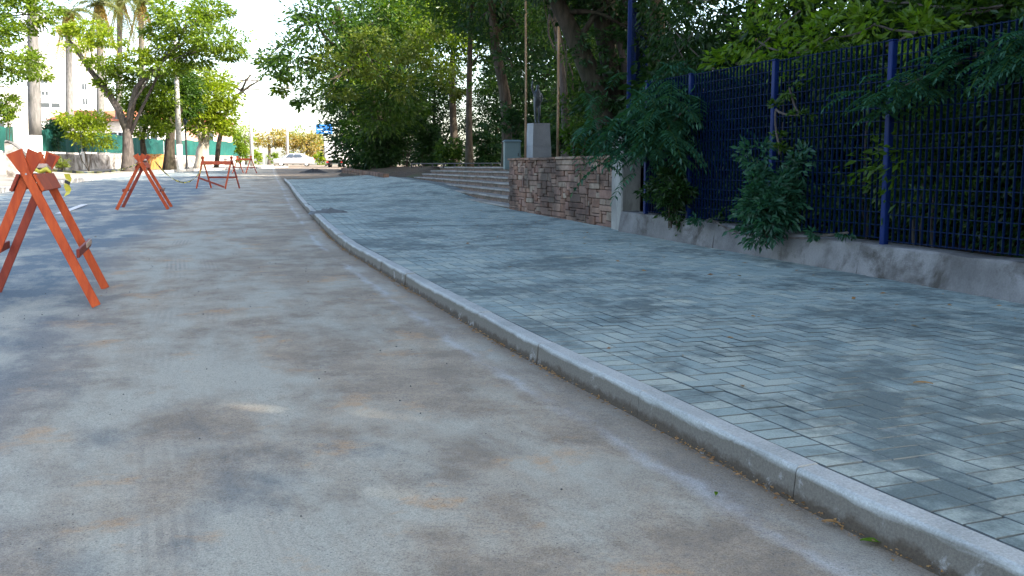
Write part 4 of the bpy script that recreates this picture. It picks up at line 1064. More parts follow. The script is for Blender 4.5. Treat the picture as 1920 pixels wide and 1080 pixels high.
tw = thing('tape_tail', 'crumpled yellow tape tail dangling right of the nearest barricade', 'tape', tuple(at(125, 326, 8.6)))
pts = [Vector((0, 0, 0)), Vector((.012, .01, -.05)), Vector((-.008, 0, -.10)), Vector((.004, .01, -.15)), Vector((-.012, 0, -.19))]
for i in range(4):
    q = Vector((.022, .006, .004 * i)); p, p2 = pts[i], pts[i + 1]; o_ = Vector((0, .004, 0))
    m.add([p - q, p2 - q, p2 + q, p + q, p - q + o_, p2 - q + o_, p2 + q + o_, p + q + o_], [(0, 1, 2, 3), (7, 6, 5, 4), (0, 4, 5, 1), (2, 6, 7, 3), (0, 3, 7, 4), (1, 5, 6, 2)])
m.build('strip', M['tape_y'], tw)
m = MB(); m.box((.004, -.004, -.075), (.05, .003, .028), Matrix.Rotation(.5, 3, 'Y')); m.build('black_band', M['tape_k'], tw)
kn = thing('tape_knot', 'knotted yellow tape on top of the nearest barricade', 'tape', tuple(at(74, 321, 7.6)))
m = MB(); m.tube([(-.10, 0, 0), (-.05, .02, .018), (0, 0, -.005), (.05, .02, .016), (.09, 0, -.01)], [.012, .02, .016, .022, .01], 6); m.build('loop', M['tape_y'], kn, True)

# ================================================================== ROAD DETAILS
m = MB(); a = Vector((-8.62, 18.3, 0)); b = Vector((-9.70, 21.85, 0)); w_ = Vector((.07, .02, 0))
zz = lambda p: Vector((p.x, p.y, float(gz(p.y)) + .016))
V = []; F = []
for i in range(9):
    p = a.lerp(b, i / 8); V += [zz(p - w_), zz(p + w_)]
F = [(2 * i, 2 * i + 1, 2 * i + 3, 2 * i + 2) for i in range(8)]
tag(obj('lane_marking', V, F, M['paint']), 'short worn white lane dash beyond the nearest barricade', kind='structure')
def mound(name, label, cat, x, y, rx, ry, h, mat, seed, z0=0.0):
    r = np.random.default_rng(seed); V = [(0, 0, h)]; F = []; nr, na = 7, 22
    ph = r.uniform(0, 6.28, 4)
    for i in range(1, nr + 1):
        q = i / nr
        for k in range(na):
            a_ = 2 * math.pi * k / na; e = 1 + .16 * math.sin(2 * a_ + ph[0]) + .10 * math.sin(3 * a_ + ph[1]) + .06 * math.sin(7 * a_ + ph[2])
            V.append((rx * q * e * math.cos(a_), ry * q * e * math.sin(a_), h * (math.cos(q * math.pi) + 1) / 2 * (1 + r.normal(0, .14)) + r.normal(0, .012) * (q < .95) - (.02 if i == nr else 0)))
    for k in range(na): F.append((0, 1 + k, 1 + (k + 1) % na))
    for i in range(nr - 1):
        for k in range(na): F.append((1 + i * na + k, 1 + (i + 1) * na + k, 1 + (i + 1) * na + (k + 1) % na, 1 + i * na + (k + 1) % na))
    o = obj(name, V, F, mat, None, True); o.location = (x, y, float(gz(y)) + z0); return tag(o, label, cat, 'heaps left by the roadworks')
p = ground_at(590, 324); mound('soil_heap', 'long dark soil heap on the far road', 'heap', p.x, p.y, 1.1, .6, .25, M['soil'], 1)
p = ground_at(650, 323); mound('soil_heap', 'smaller dark soil heap at the foot of the far shrubs', 'heap', p.x, p.y, .9, .6, .22, M['soil'], 2)
p = ground_at(615, 398, .12); mound('sand_heap', 'small grey sand heap on the far part of the sidewalk', 'heap', p.x, p.y, .34, .28, .06, M['sandpile'], 3, KERB_H)
# gutter litter, fallen leaves, grit
def scatter(name, label, cat, S_, T_, zf, size, mat, seed, tilt=.3, width=.45):
    r = np.random.default_rng(seed); n = len(S_); X, Y = st(S_, T_); Z = zf(X, Y, T_)
    a = r.uniform(0, 6.28, n); D = np.stack([np.cos(a), np.sin(a), r.normal(0, .12, n)], 1); N = r.normal(0, tilt, (n, 3)); N[:, 2] = 1
    o = link(bpy.data.objects.new(name, leaf_mesh(name, np.stack([X, Y, Z], 1), D, N, size, mat, width))); return tag(o, label, cat, kind='stuff')
r = np.random.default_rng(12)
n = 1500; scatter('gutter_litter', 'brown leaf crumbs lying along the foot of the kerb', 'litter', np.concatenate([r.uniform(-1, 12, 900), np.repeat(r.uniform(-1, 14, 30), 20) + r.normal(0, .09, 600)]), -.014 - np.abs(r.normal(0, .022, n)),
        lambda X, Y, T: gz(Y) + .010 + r.uniform(0, .01, n), r.uniform(.006, .026, n), M['dry_leaf'], 13, .5)
n = 300; scatter('fallen_leaves', 'small dry leaves scattered over the paved sidewalk', 'leaves', r.uniform(-.5, 16, n), np.clip(5.2 - np.abs(r.normal(0, 1.9, n)), .3, 5.2), lambda X, Y, T: walk_z(X, Y, T) + .006, r.uniform(.02, .065, n), M['dry_leaf'], 14, .35)
n = 40; scatter('road_leaves', 'few dry leaves and clods on the dusty road', 'leaves', r.uniform(0, 14, n), -np.abs(r.uniform(.3, 5, n)), lambda X, Y, T: gz(Y) + .014, r.uniform(.015, .045, n), M['dry_leaf'], 15, .35)
n = 260; Xg, Yg = st(r.uniform(-.4, 9, n), -r.uniform(.2, 5.5, n)); um = MB()
for i in range(n):
    q = float(r.uniform(.0018, .0055)); um.lathe((Xg[i], Yg[i], gz(Yg[i]) + .004), [(q * .7, 0), (q, q * .5), (q * .5, q * 1.1)], 5)
tag(um.build('grit', M['pebble']), 'loose grit and pebbles strewn over the road', 'gravel', kind='stuff')
def single_leaf(label, u, v, L, mat, rot, dz=0.0):
    p = ground_at(u, v, dz); o_ = []
    V = []; F = []
    for i in range(9):
        q = i / 8; w_ = L * .19 * math.sin(math.pi * min(1, q * 1.02 + .02)) ** .8; z_ = .010 + .004 * math.sin(q * 3.1)
        V += [(q * L, -w_, z_ + .003), (q * L, 0, z_), (q * L, w_, z_ + .004)]
    for i in range(8):
        for k in range(2): F.append((i * 3 + k, (i + 1) * 3 + k, (i + 1) * 3 + k + 1, i * 3 + k + 1))
    o = obj('fallen_leaf', V, F, mat, None, True); o.location = p; o.rotation_euler.z = rot
    return tag(o, label, 'leaf', 'single leaves beside the kerb')
single_leaf('fresh green leaf lying on the road near the bottom right corner', 1612, 1020, .075, M['lf_bright'], -.3)
single_leaf('small bright green leaf on the road beside a tan stain', 1342, 936, .035, M['lf_bright'], 1.3)
single_leaf('curled brown leaf on the road against the near kerb', 1540, 984, .055, M['dry_leaf'], -.4)
single_leaf('dry brown leaf lying alone on the pavers', 1712, 722, .08, M['dry_leaf'], -.3, KERB_H + .003)

# ================================================================== LEFT SIDE OF THE STREET
# whitewashed boundary wall in bays, green screened fence above
WLp = [Vector(q) for q in ((-27.2, 47, 0), (-28.6, 54, 0), (-29.6, 61, 0), (-30.2, 68, 0), (-30.4, 76, 0), (-30.2, 84, 0), (-29.4, 93, 0), (-28.2, 102, 0))]
bw = thing('boundary_wall', 'low peeling white boundary wall across the road', 'wall', tuple(WLp[0]))
gf = thing('screen_fence', 'fence covered with green screening net above the white wall', 'fence', tuple(WLp[0]))
for i in range(len(WLp) - 1):
    a, b = WLp[i] - WLp[0], WLp[i + 1] - WLp[0]; d = (b - a).normalized(); g0 = float(gz(WLp[i].y)) + .13
    m = MB(); h_ = 1.15 if i < 4 else .95; m.bar(a + Vector((0, 0, g0 + h_ / 2 - .1)) + d * .15, b + Vector((0, 0, g0 + h_ / 2 - .1)) - d * .15, .18, h_ + .2, .01); m.build('bay', M['wall_white'], bw)
    m = MB(); m.box(a + Vector((0, 0, g0 + h_ / 2)), (.30, .30, h_ + .22), None, .02); m.build('pier', M['whitewash'] if i % 2 else M['wall_white'], bw)
    # net panel: wavy sheet with thickness
    n_ = 14; V = []; F = []; nr = Vector((-d.y, d.x, 0))
    for k in range(n_ + 1):
        p = a.lerp(b, k / n_) + nr * (.05 * math.sin(k * 1.9 + i)); zt = g0 + h_ + 1.5 + .05 * math.sin(k * 1.3 + i * 2)
        V += [p + Vector((0, 0, g0 + h_ + .12)), p + Vector((0, 0, zt)), p + nr * .02 + Vector((0, 0, zt)), p + nr * .02 + Vector((0, 0, g0 + h_ + .12))]
    for k in range(n_):
        for q in range(4): F.append((k * 4 + q, k * 4 + (q + 1) % 4, (k + 1) * 4 + (q + 1) % 4, (k + 1) * 4 + q))
    obj('net_panel', V, F, M['net'], gf)
    m = MB(); m.tube([a + Vector((.03, 0, g0 + h_ + .08)), a + Vector((.03, 0, g0 + h_ + 1.7))], .04, 8); m.build('post', M['galv'], gf)
# timber gate between the trunks
p = ground_at(294, 321); tgt = thing('timber_gate', 'orange timber plank gate between the dark street trunks', 'gate', (p.x, p.y, p.z + .13), .25)
for k in range(8):
    m = MB(); m.box((-.72 + k * .205, 0, .55), (.19, .04, 1.1 + .03 * (k % 3)), None, .004); m.build('plank', M['timber'], tgt)
for zz_ in (.25, .85):
    m = MB(); m.box((0, .05, zz_), (1.66, .05, .09), None, .004); m.build('rail', M['timber'], tgt)

def lamp_post(label, u, v, top_v, r_, kind):
    p = ground_at(u, v); y = p.y; k = y / FPX; H_ = (v - top_v) * k
    root = thing('street_pole', label, 'pole', tuple(p), 0, None)
    if kind == 'round':
        m = MB(); m.tube([(0, 0, -.2), (0, 0, 1.9)], [r_ * 1.0, r_ * .96], 12); m.build('painted_foot', M['whitewash'], root, True)
        m = MB(); m.tube([(0, 0, 1.901), (0, 0, H_ * .6), (0, 0, H_)], [r_ * .955, r_ * .8, r_ * .62], 12); m.build('shaft', M['concrete_pole'], root, True)
        m = MB(); m.tube([(0, 0, H_ - .4), (.5, -.3, H_ + .1), (1.6, -1.0, H_ + .35)], .04, 8); m.build('arm', M['galv'], root, True)
        m = MB(); m.box((1.85, -1.15, H_ + .33), (.6, .22, .13), Matrix.Rotation(-.55, 3, 'Z'), .03); m.build('lamp', M['galv'], root)
    else:
        m = MB(); m.lathe((0, 0, 0), [(.22, -.1), (.22, .12), (.13, .25), (.10, .5), (.08, .6), (.065, 1.2), (.055, H_ - .5), (.09, H_ - .45), (.05, H_ - .4)], 12); m.build('shaft', M['black'], root, True)
        m = MB(); m.lathe((0, 0, H_ - .4), [(.08, 0), (.19, .28), (.21, .3), (.04, .46)], 10); m.build('lantern', M['glass'], root)
    return root
lamp_post('tall grey street pole with a whitewashed foot among the trees', 338, 323, 70, .21, 'round')
lamp_post('short black lamp post right of the tall grey pole', 351, 321, 225, .1, 'lantern')
def utility(label, u, v, top_v, r_, arms):
    p = ground_at(u, v); k = p.y / FPX; H_ = (v - top_v) * k; root = thing('utility_pole', label, 'pole', tuple(p), 0, 'utility poles far down the street')
    m = MB(); m.tube([(0, 0, -.3), (0, 0, H_)], [r_, r_ * .7], 9); m.build('shaft', M['concrete_pole'], root, True)
    for z_ in arms:
        m = MB(); m.box((0, .0, H_ - z_), (2.0, .12, .12), Matrix.Rotation(.3, 3, 'Z'), .01); ca = m.build('crossarm', M['bark_grey'], root)
        for q in (-.85, -.3, .3, .85):
            m = MB(); m.lathe((q * .955, q * .295, H_ - z_ + .06), [(.03, 0), (.05, .06), (.03, .14)], 7); m.build('insulator', M['pole_brown'], ca)
    return root, p + Vector((0, 0, H_))
u1, t1 = utility('brown-topped utility pole left of the far orange trees', 473, 312, 150, .20, (.3, 1.2))
u2, t2 = utility('paler utility pole in front of the far orange trees', 540, 311, 165, .17, (.3,))
for i, (off, dz_, lb) in enumerate(((-.8, .25, 'upper power line between the far utility poles'), (.8, -.7, 'lower power line between the far utility poles'))):
    a = t1 + Vector((off, 0, -dz_ - .2)); b = t2 + Vector((off, 0, -.2 - dz_ * .3)); far_ = at(330 - 20 * i, 60 + 40 * i, 60)
    m = MB(); m.tube(bend(a, b, -.03, 8, i, 0), .02, 5); m.tube(bend(a, far_, -.02, 10, i, 0), .02, 5); tag(m.build('power_line', M['black']), lb, 'cable', 'power lines')

# ---- street trees on the left
GL = 'street trees across the road'
def street_tree(name, label, u0, v0, tops, clus, r0, leaf, bark, seed, size=.30, lai=1.7, limbs=8, dep=.8, jit=1.5, flat=.7, y=None, extra=None, **kw):
    b = ground_at(u0, v0); b.z += .1; y = b.y
    tr = [(0, 0, 0)] + [tuple(at(u, v, y) - b) for (u, v) in tops]; clus = [(q[0], q[1], q[2] * 1.15, q[3] * 1.1) for q in clus]
    if extra: extra = [(px_clusters(L, y - 1, dep, jit, seed + 1), sz, M[mt], kk) for (L, sz, mt, kk) in extra]
    return tree(name, label, tuple(b), tr, px_clusters(clus, y, dep, jit, seed), size, M[leaf], M[bark], GL, r0, limbs, lai * 3.0, seed, extra=extra, flat=flat, **kw)
ft = street_tree('street_tree', 'forked street tree with layered sunlit crown reaching both ways', 241, 325, [(240, 270), (237, 240), (244, 215)],
    [(300, 128, 42, 13), (350, 40, 52, 22), (410, 75, 44, 22), (330, 85, 40, 20), (390, 20, 40, 18), (300, 60, 24, 16), (360, 110, 40, 14), (430, 100, 26, 12), (305, 20, 22, 16), (270, 150, 28, 14), (215, 160, 26, 18), (190, 120, 28, 14)],
    .42, 'lf_street', 'bark_grey', 201, .27, 2.1, 2, extra=[([(165, 55, 44, 16), (125, 60, 24, 10), (205, 75, 30, 12), (150, 85, 30, 9), (250, 108, 32, 13), (225, 125, 26, 12), (275, 105, 20, 10)], .27, 'lf_yellow', dict(lai=6.0, seed=3, flat=.6))])  # yellow pads: sunlit layers of the crown put into the leaf colour
fb = Vector(ft.location); fy = fb.y
for P2, r_ in (([(238, 245), (222, 205), (200, 170), (168, 130), (142, 90), (128, 75)], .26), ([(240, 240), (248, 195), (256, 165), (285, 130), (312, 108), (345, 80)], .24), ([(205, 178), (190, 160), (178, 155)], .13), ([(315, 105), (335, 80), (350, 45)], .12)):
    m = MB(); pts = [at(u, v, fy) - fb for (u, v) in P2]; m.tube(pts, [r_ * (1 - .6 * i / (len(pts) - 1)) for i in range(len(pts))], 8); m.build('limb', M['bark_grey'], ft, True)
street_tree('street_tree', 'short bushy street tree just right of the forked one', 271, 323, [(270, 290), (266, 260), (275, 230)], [(275, 205, 30, 26), (255, 185, 24, 18), (300, 185, 26, 22), (280, 240, 26, 16), (305, 225, 22, 18)], .27, 'lf_street', 'bark_dark', 202, .27, 2.2, 4)
street_tree('street_tree', 'dark-trunked street tree left of the tall grey pole', 318, 322, [(318, 270), (322, 230), (316, 190)], [(322, 175, 28, 22), (345, 200, 24, 20), (300, 215, 20, 18), (330, 150, 32, 18), (350, 165, 24, 18)], .42, 'lf_mid', 'bark_dark', 203, .27, 2.2, 5)
street_tree('street_tree', 'thick pale-trunked street tree with round sunlit crown by the road bend', 380, 319, [(379, 285), (384, 265), (386, 245)],
    [(385, 230, 34, 24), (365, 205, 30, 24), (410, 215, 26, 20), (390, 180, 36, 22), (360, 170, 26, 20), (420, 180, 22, 18), (400, 150, 32, 18), (365, 140, 30, 18), (425, 235, 18, 14)], .62, 'lf_yellow', 'bark_pale', 204, .32, 2.1, 6)
# bare reaching branches right of that crown
bb = ground_at(402, 317); br_ = thing('bare_tree', 'leaning tree with bare forked branches reaching over the far road', 'tree', tuple(bb), 0, GL)
m = MB(); pts = [at(u, v, bb.y) - bb for (u, v) in [(405, 320), (410, 270), (420, 220), (440, 182), (470, 160), (492, 148)]]; m.tube(pts, [.22, .2, .17, .13, .09, .04], 8); m.build('trunk', M['bark_dark'], br_, True)
for P2 in ([(424, 212), (430, 175), (450, 155), (478, 138)], [(452, 172), (462, 150), (470, 140)], [(436, 160), (452, 170), (462, 178)]):
    m = MB(); pts = [at(u, v, bb.y) - bb for (u, v) in P2]; m.tube(pts, [.11, .09, .06, .025][:len(pts)], 6); m.build('limb', M['bark_dark'], br_, True)
crown([tuple(at(u, v, bb.y) - bb) + (w_ * bb.y / FPX, w_ * bb.y / FPX, h_ * bb.y / FPX) for (u, v, w_, h_) in ((430, 195, 14, 8), (445, 200, 10, 5), (420, 240, 16, 12))], .26, M['lf_street'], br_, lai=1.2, seed=9)
# whitewashed royal palm and taller palms behind
def palm(label, u, v, top_v, r_, seed, white=False, fronds=14, fl=3.2, dry=.3, lean=0, u_top=None, yscale=1.0):
    p = ground_at(u, v); 
    if yscale != 1: q = at(u, v, p.y * yscale); p = Vector((q.x, q.y, float(gz(q.y)) + .1))
    y = p.y; k = y / FPX; tp = at(u_top or u, top_v, y) - p; H_ = tp.z
    root = thing('palm_tree', label, 'palm', tuple(p), 0, 'palms across the road')
    hw = 2.1 if white else 0
    if white: m = MB(); m.tube([(0, 0, -.2), (tp.x * hw / H_, 0, hw)], [r_ * 1.22, r_ * 1.03], 14); m.build('painted_foot', M['whitewash'], root, True)
    n_ = 9; pts = [Vector((tp.x * (hw + (H_ - hw) * i / n_) / H_, 0, hw + (H_ - hw) * i / n_ + (.001 if i == 0 else 0))) for i in range(n_ + 1)]
    if not white: pts[0].z = -.2
    m = MB(); m.tube(pts, [r_ * (1.0 + .08 * math.sin(i * .7)) * (1 - .25 * i / n_) for i in range(n_ + 1)], 14); m.build('trunk', M['bark_palm'], root, True)
    r = random.Random(seed)
    if fronds:
        for kind, cntf in (('frond', fronds), ('frond_dry', int(fronds * dry))):
            for i in range(cntf):
                a = 6.283 * i / cntf + r.uniform(-.2, .2); up = r.uniform(-.1, .9) if kind == 'frond' else -.9
                d = Vector((math.cos(a), math.sin(a), 0)); L = fl * r.uniform(.8, 1.1); q = []
                for j in range(9):
                    t = j / 8; q.append(tp + d * L * (t if kind == 'frond' else t * .35) + Vector((0, 0, L * (up * t - (1.1 if kind == 'frond' else .3) * t * t))))
                sd = d.cross(Vector((0, 0, 1))); Cs, Ds, Ns, Ss = [], [], [], []
                for j in range(1, 33):
                    t = j / 32 * 8; kk = min(int(t), 7); o_ = q[kk].lerp(q[kk + 1], t - kk)
                    for s_ in (-1, 1): Cs.append(o_); Ds.append(sd * s_ + d * .5 + Vector((0, 0, -.5 - r.random() * .5))); Ns.append(Vector((r.gauss(0, .3), r.gauss(0, .3), 1))); Ss.append(.62 * (1 - .5 * j / 32))
                fo = link(bpy.data.objects.new('frond', leaf_mesh('frond', np.array(Cs), np.array(Ds), np.array(Ns), np.array(Ss), M[kind], .16)), root)
                m = MB(); m.tube(q, [.03 - .003 * j for j in range(9)], 4); m.build('rib', M['frond'], fo)
    return root
palm('stout palm with whitewashed foot behind the nearest barricade', 68, 335, -90, .29, 301, True, 10, 3.0, .2, u_top=58)
palm('tall palm trunk left of the sunlit yellow crown', 132, 316, 20, .36, 302, False, 16, 4.2, .8, u_top=128, yscale=1.0)
palm('tall palm with hanging dry fronds behind the forked tree', 190, 315, 5, .36, 303, False, 18, 4.4, 1.0, u_top=186)
palm('tall palm farther right behind the forked tree', 268, 314, 0, .36, 304, False, 18, 4.4, .9, u_top=264)
palm('tall palm between the two other palm crowns', 222, 313.5, -5, .36, 305, False, 16, 4.4, .9, u_top=225)
# near tree whose boughs hang into the top left corner
b = Vector((-27.5, 40, .5)); tr = [(0, 0, 0), (.3, 0, 2.5), (.8, -.2, 5), (1.4, 0, 7.5)]
tree('street_tree', 'street tree whose dark leafy boughs fill the top left corner', tuple(b), tr,
     px_clusters([(40, 25, 46, 30), (80, 20, 30, 22), (15, 60, 30, 22), (30, 95, 34, 18), (60, 115, 34, 18), (35, 135, 38, 18), (75, 140, 22, 12), (10, 130, 26, 18), (-40, 60, 60, 50), (-60, 130, 60, 40), (15, 190, 20, 18), (40, 60, 26, 14), (-30, -30, 80, 40)], 40, .8, 1.5, 6),
     .2, M['lf_street'], M['bark_dark'], GL, .3, 8, 3.6, 206, flat=.7)
# bushes along the wall
def street_bush(label, u, v, hw, hh, leaf, seed, yoff=0, size=.2, lai=3.6):
    p = ground_at(u, 326); y = p.y + yoff
    return shrub('bush', label, u, v, y, hw, hh, size, M[leaf], 9, 'bushes along the white wall', lai, seed, base_z=float(gz(y)) + .12, cat='bush')
street_bush('round yellow-green bush hanging over the white wall', 163, 243, 62, 40, 'lf_yellow', 401, 2.0, .22)
street_bush('blue-green bush behind the net beside the whitewashed palm', 105, 250, 26, 36, 'lf_teal', 402, 3.0, .2)
street_bush('scraggly weedy bush at the foot of the white wall', 118, 312, 16, 16, 'lf_olive', 403, 0, .14, 1.2)
street_bush('upright green bush at the far end of the green net', 450, 275, 14, 30, 'lf_street', 404, 30, .26)
street_bush('small green bush by the left frame edge above the ramp wall', 14, 205, 22, 30, 'lf_street', 405, -8, .2)
# ramp with a white parapet, at the left edge
rp = thing('ramp_parapet', 'white ramp parapet with dark coping at the left edge', 'wall', (-24.5, 44, .5))
V = []; F = []; cs_ = []
for i in range(9):
    q = i / 8; p = at(8 + 44 * q, 268 + 34 * q * q, 44) - Vector(rp.location); cs_.append(p)
    zb = -.1
    V += [(p.x, p.y, zb), (p.x, p.y, p.z), (p.x, p.y + .2, p.z), (p.x, p.y + .2, zb)]
for i in range(8):
    for k in range(4): F.append((i * 4 + k, i * 4 + (k + 1) % 4, (i + 1) * 4 + (k + 1) % 4, (i + 1) * 4 + k))
F += [(3, 2, 1, 0), (32, 33, 34, 35)]
obj('parapet', V, F, M['wall_white'], rp)
m = MB(); m.tube([p + Vector((0, .1, .05)) for p in cs_], .09, 6); m.build('coping', M['plinth'], rp)
# ---- houses behind
def house(name, label, x, y, w, d, h, wallm, roofm=None, wins=(), rz=0, cat='house', roof_h=1.2):
    root = thing(name, label, cat, (x, y, float(gz(y)) - .1), rz)
    m = MB(); m.box((0, 0, h / 2), (w, d, h), None, .02); m.build('wall', wallm, root)
    if roofm:
        V = [(-w / 2 - .4, -d / 2 - .4, h), (w / 2 + .4, -d / 2 - .4, h), (w / 2 + .4, d / 2 + .4, h), (-w / 2 - .4, d / 2 + .4, h), (-w / 2 + 1, 0, h + roof_h), (w / 2 - 1, 0, h + roof_h)]
        obj('roof', V, [(0, 1, 5, 4), (2, 3, 4, 5), (1, 2, 5), (3, 0, 4), (3, 2, 1, 0)], roofm, root)
    for (wx, wz, ww, wh) in wins:
        m = MB(); m.box((wx, -d / 2 - .01, wz), (ww, .10, wh), None, .01); f_ = m.build('window', M['sign_white'], root)
        for sx in (-.25, .25):
            m = MB(); m.box((wx + sx * ww, -d / 2 - .065, wz), (ww * .42, .012, wh * .86)); m.build('pane', M['glass'], f_)
    return root
house('house', 'small cream house with windows behind the ramp parapet', -32, 58, 6, 5, 5.2, M['house_white'], None, [(1.2, 4.0, 1.8, 1.0), (1.2, 2.7, 1.8, 1.0)], .3)
house('house', 'white house with red tiled roof behind the green net', -40, 100, 12, 8, 4.6, M['house_white'], M['tile'], [(-3, 3.0, 1.6, 1.1), (0, 3.0, 1.6, 1.1), (3, 3.0, 1.6, 1.1)], .25)
house('house', 'pink house with tiled roof behind the short bushy tree', -35, 108, 7, 7, 4.8, M['house_pink'], M['tile'], [(-1.5, 3.2, 1.3, 1.2), (1.5, 3.2, 1.3, 1.2)], .2)
house('office_block', 'large plain white block with few small windows behind the palms', -63, 140, 9, 12, 17, M['house_white'], None, [(-3, 11.4, .9, .6), (-3, 9.8, .9, .6), (-2.4, 8.2, 2.6, .7), (2, 10.8, .6, 1.0), (2, 8.8, .6, 1.0)], .35, 'building')
house('tower_block', 'narrow blue-grey tower behind the whitewashed palm', -106.8, 220, 5, 8, 34, M['tower'], None, [(q, z_, 1.2, 1.2) for z_ in range(6, 34, 4) for q in (-1.6, 1.6)], .45, 'building')
# ---- far end of the street
def far_tree(label, u, y, clus, leaf, seed, r0=.25, size=.45, lai=1.8):
    p = at(u, 313, y); p.z = float(gz(y)) ; tr = [(0, 0, 0), (.1, 0, 1.5), (0, .2, 3), (.1, 0, 4)]
    return tree('far_tree', label, tuple(p), tr, px_clusters(clus, y, .9, 1.5, seed), size, M[leaf], M['bark_grey'], 'trees at the far end of the street', r0, 5, lai * 1.8, seed)
far_tree('orange-tinged round tree at the far end, left of the pale pole', 505, 135, [(500, 262, 22, 12), (520, 256, 22, 12), (488, 270, 14, 10), (535, 262, 18, 14)], 'lf_orange', 501)
far_tree('wide pale orange and green tree at the far end, right of the pale pole', 575, 138, [(555, 258, 28, 16), (580, 268, 26, 18), (595, 282, 22, 14), (560, 280, 26, 14), (610, 290, 14, 12)], 'lf_orange', 502)
far_tree('green tree top rising behind the far orange trees', 565, 150, [(565, 252, 20, 10), (590, 262, 18, 12)], 'lf_street', 503)
far_tree('dark green roadside tree beside the white truck', 640, 118, [(632, 270, 16, 14), (650, 280, 14, 14)], 'lf_mid', 504, .15, .35)
far_tree('pale green tree beyond the far utility poles', 460, 128, [(462, 250, 18, 16), (445, 270, 16, 18), (470, 285, 16, 16), (430, 250, 14, 18)], 'lf_yellow', 505, .2, .4)
far_tree('distant tree behind the left houses', 300, 135, [(300, 235, 34, 26), (250, 225, 34, 22), (345, 245, 28, 24), (400, 255, 26, 22)], 'lf_yellow', 506, .3, .45)
for i, (u, v, y, hw, hh, lf, lb) in enumerate(((515, 296, 112, 12, 12, 'lf_street', 'clipped green roadside bush left of the silver car'), (598, 298, 122, 18, 14, 'lf_yellow', 'yellow-green roadside bush right of the silver car'), (485, 296, 125, 10, 14, 'lf_yellow', 'pale bush by the foot of the left utility pole'), (548, 296, 126, 16, 12, 'lf_olive', 'low olive bush behind the silver car'))):
    shrub('bush', lb, u, v, y, hw, hh, .3, M[lf], 6, 'bushes at the far end of the street', 3.5, 520 + i, base_z=float(gz(y)), cat='bush')
# billboard
bp = at(608, 242, 128); bl = thing('billboard', 'blue billboard on a post above the far road', 'billboard', (bp.x, 128, float(gz(128))))
zc = bp.z - bl.location.z
m = MB(); m.tube([(0, .12, -.1), (0, .12, zc)], .12, 8); m.build('post', M['galv'], bl, True)
m = MB(); m.box((0, 0, zc), (2.15, .14, 1.25), None, .02); pn = m.build('panel', M['sign_blue'], bl)
for z_, w_, x_ in ((.28, 1.0, -.3), (-.05, .7, -.5), (-.36, 1.2, .25)):
    m = MB(); m.box((x_, -.078, zc + z_), (w_, .008, .12)); m.build('print_band', M['sign_white'] if z_ < 0.2 else M['steel'], pn)
# small round sign
sp = at(494, 282, 108); sg_o = thing('road_sign', 'small pale road sign on a post by the far bush', 'sign', (sp.x, 108, float(gz(108))))
m = MB(); m.tube([(0, .05, -.1), (0, .05, sp.z - sg_o.location.z)], .05, 7); m.build('post', M['galv'], sg_o)
m = MB(); m.box((0, 0, sp.z - sg_o.location.z), (.7, .04, .5), None, .01); m.build('plate', M['sign_white'], sg_o)
# silver car
def loft(profile_sections, name, mat, parent, smooth=True):
    V = []; F = []; n_ = len(profile_sections[0])
    for sct in profile_sections: V += sct
    for i in range(len(profile_sections) - 1):
        for k in range(n_): F.append((i * n_ + k, i * n_ + (k + 1) % n_, (i + 1) * n_ + (k + 1) % n_, (i + 1) * n_ + k))
    F.append(tuple(range(n_))[::-1]); F.append(tuple((len(profile_sections) - 1) * n_ + k for k in range(n_)))
    return obj(name, V, F, mat, parent, smooth)
cp = ground_at(552, 312); car = thing('parked_car', 'silver saloon car parked across the far end of the street', 'car', tuple(cp), .18)
def sect(x, zs, zt, w):
    return [(x, -w, zs + .08), (x, -w * 1.02, (zs + zt) / 2), (x, -w * .94, zt - .06), (x, -w * .8, zt), (x, w * .8, zt), (x, w * .94, zt - .06), (x, w * 1.02, (zs + zt) / 2), (x, w, zs + .08), (x, w * .9, zs), (x, -w * .9, zs)]
loft([sect(x, .24, zt, w) for x, zt, w in ((-2.15, .62, .70), (-2.05, .80, .80), (-1.3, .90, .84), (-.4, .92, .86), (.8, .93, .86), (1.5, .95, .84), (2.0, .93, .78), (2.1, .7, .72))], 'body', M['silver'], car)
cabs = [(-1.25, .90, .92, .76), (-.55, .90, 1.36, .64), (.3, .90, 1.42, .63), (1.0, .90, 1.34, .62), (1.6, .92, .95, .70)]
loft([sect(x, zs - .05, zt, w) for x, zs, zt, w in cabs], 'cabin', M['silver'], car)
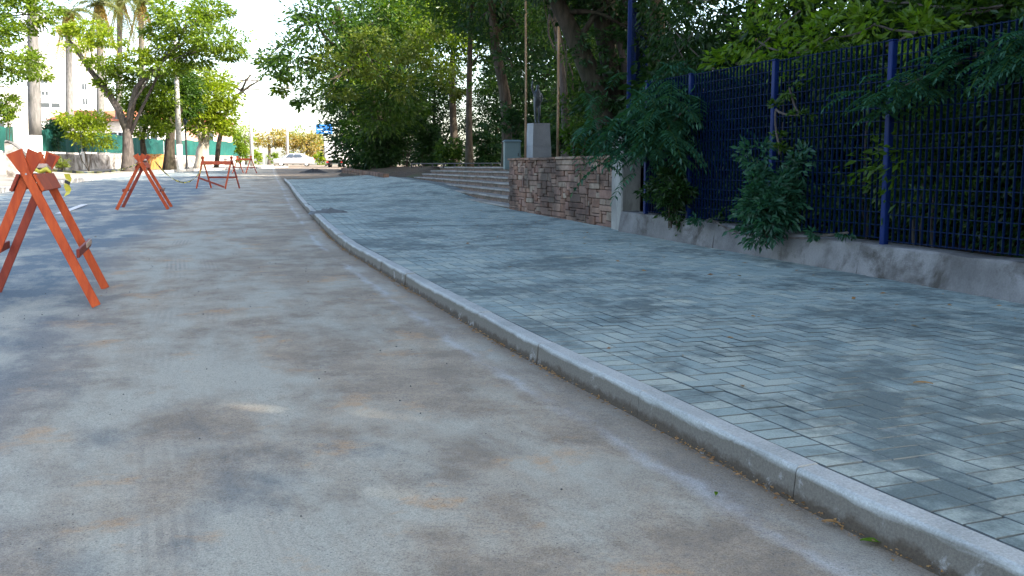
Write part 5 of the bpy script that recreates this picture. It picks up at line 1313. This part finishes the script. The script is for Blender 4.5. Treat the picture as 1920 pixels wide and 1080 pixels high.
for sy in (-1, 1):
    for (x0, x1, x2, x3) in ((-.85, -.05, -.05, -.5), (.03, .95, .72, .03)):
        V = [(x0, sy * .745, .95), (x1, sy * .745, .95), (x2, sy * .665, 1.30), (x3, sy * .665, 1.30)]; V += [(a_, b_ - sy * .03, c_) for a_, b_, c_ in V]
        obj('side_window', [(a_, b_ + sy * .035, c_) for a_, b_, c_ in V], [(0, 1, 2, 3), (7, 6, 5, 4), (0, 4, 5, 1), (1, 5, 6, 2), (2, 6, 7, 3), (3, 7, 4, 0)], M['glass'], car)
    for x in (-1.35, 1.3):
        m = MB(); Rm = [(0.0, 0), (.31, 0), (.31, .2), (0.0, .2)]
        V = []; F = []
        for k in range(18):
            a_ = 6.283 * k / 18
            for r_, q in ((.19, .80), (.31, .82), (.31, .62), (.19, .62)): V.append((x + r_ * math.cos(a_), sy * q, .31 + r_ * math.sin(a_)))
        for k in range(18):
            for q in range(4): F.append((k * 4 + q, k * 4 + (q + 1) % 4, ((k + 1) % 18) * 4 + (q + 1) % 4, ((k + 1) % 18) * 4 + q))
        wh = obj('wheel', V, F, M['rubber'], car)
        m = MB(); m.tube([(x, sy * .64, .31), (x, sy * .81, .31)], .19, 14); m.build('rim', M['plate'], wh)
    m = MB(); m.box((-2.08, sy * .58, .72), (.10, .26, .14), None, .02); m.build('headlight', M['plate'], car)
    m = MB(); m.box((2.07, sy * .60, .78), (.08, .24, .16), None, .02); m.build('tail_light', M['lamp_red'], car)
# white box truck seen from behind
tk = ground_at(627, 314); truck = thing('box_truck', 'white box truck beyond the huge leaning tree', 'truck', tuple(tk), -.12)
m = MB(); m.box((0, 1.9, 1.62), (1.75, 3.6, 1.9), None, .04); bx_ = m.build('cargo_box', M['truck_white'], truck)
for sx in (-.44, .44):
    m = MB(); m.box((sx, .085, 1.62), (.82, .03, 1.74), None, .01); dr_ = m.build('rear_door', M['truck_white'], truck)
    m = MB(); m.box((sx * .25, .06, 1.6), (.03, .02, 1.4)); m.build('lock_bar', M['galv'], dr_)
m = MB(); m.box((0, 2.4, .56), (1.0, 4.4, .18), None, .02); m.build('chassis', M['black'], truck)
m = MB(); m.box((0, 4.4, 1.25), (1.7, 1.3, 1.5), None, .12); m.build('cab', M['truck_white'], truck)
for sx in (-.72, .72):
    for yy in (.9, 4.3):
        m = MB(); m.tube([(sx - .12, yy, .38), (sx + .12, yy, .38)], .38, 16); wh = m.build('wheel', M['rubber'], truck)
        m = MB(); m.tube([(sx - .13, yy, .38), (sx + .13, yy, .38)], .2, 12); m.build('rim', M['plate'], wh)
    m = MB(); m.box((sx, .05, .52), (.22, .05, .12), None, .01); m.build('tail_light', M['lamp_red'], truck)
m = MB(); m.box((0, .03, .42), (1.7, .08, .10), None, .01); m.build('bumper', M['black'], truck)
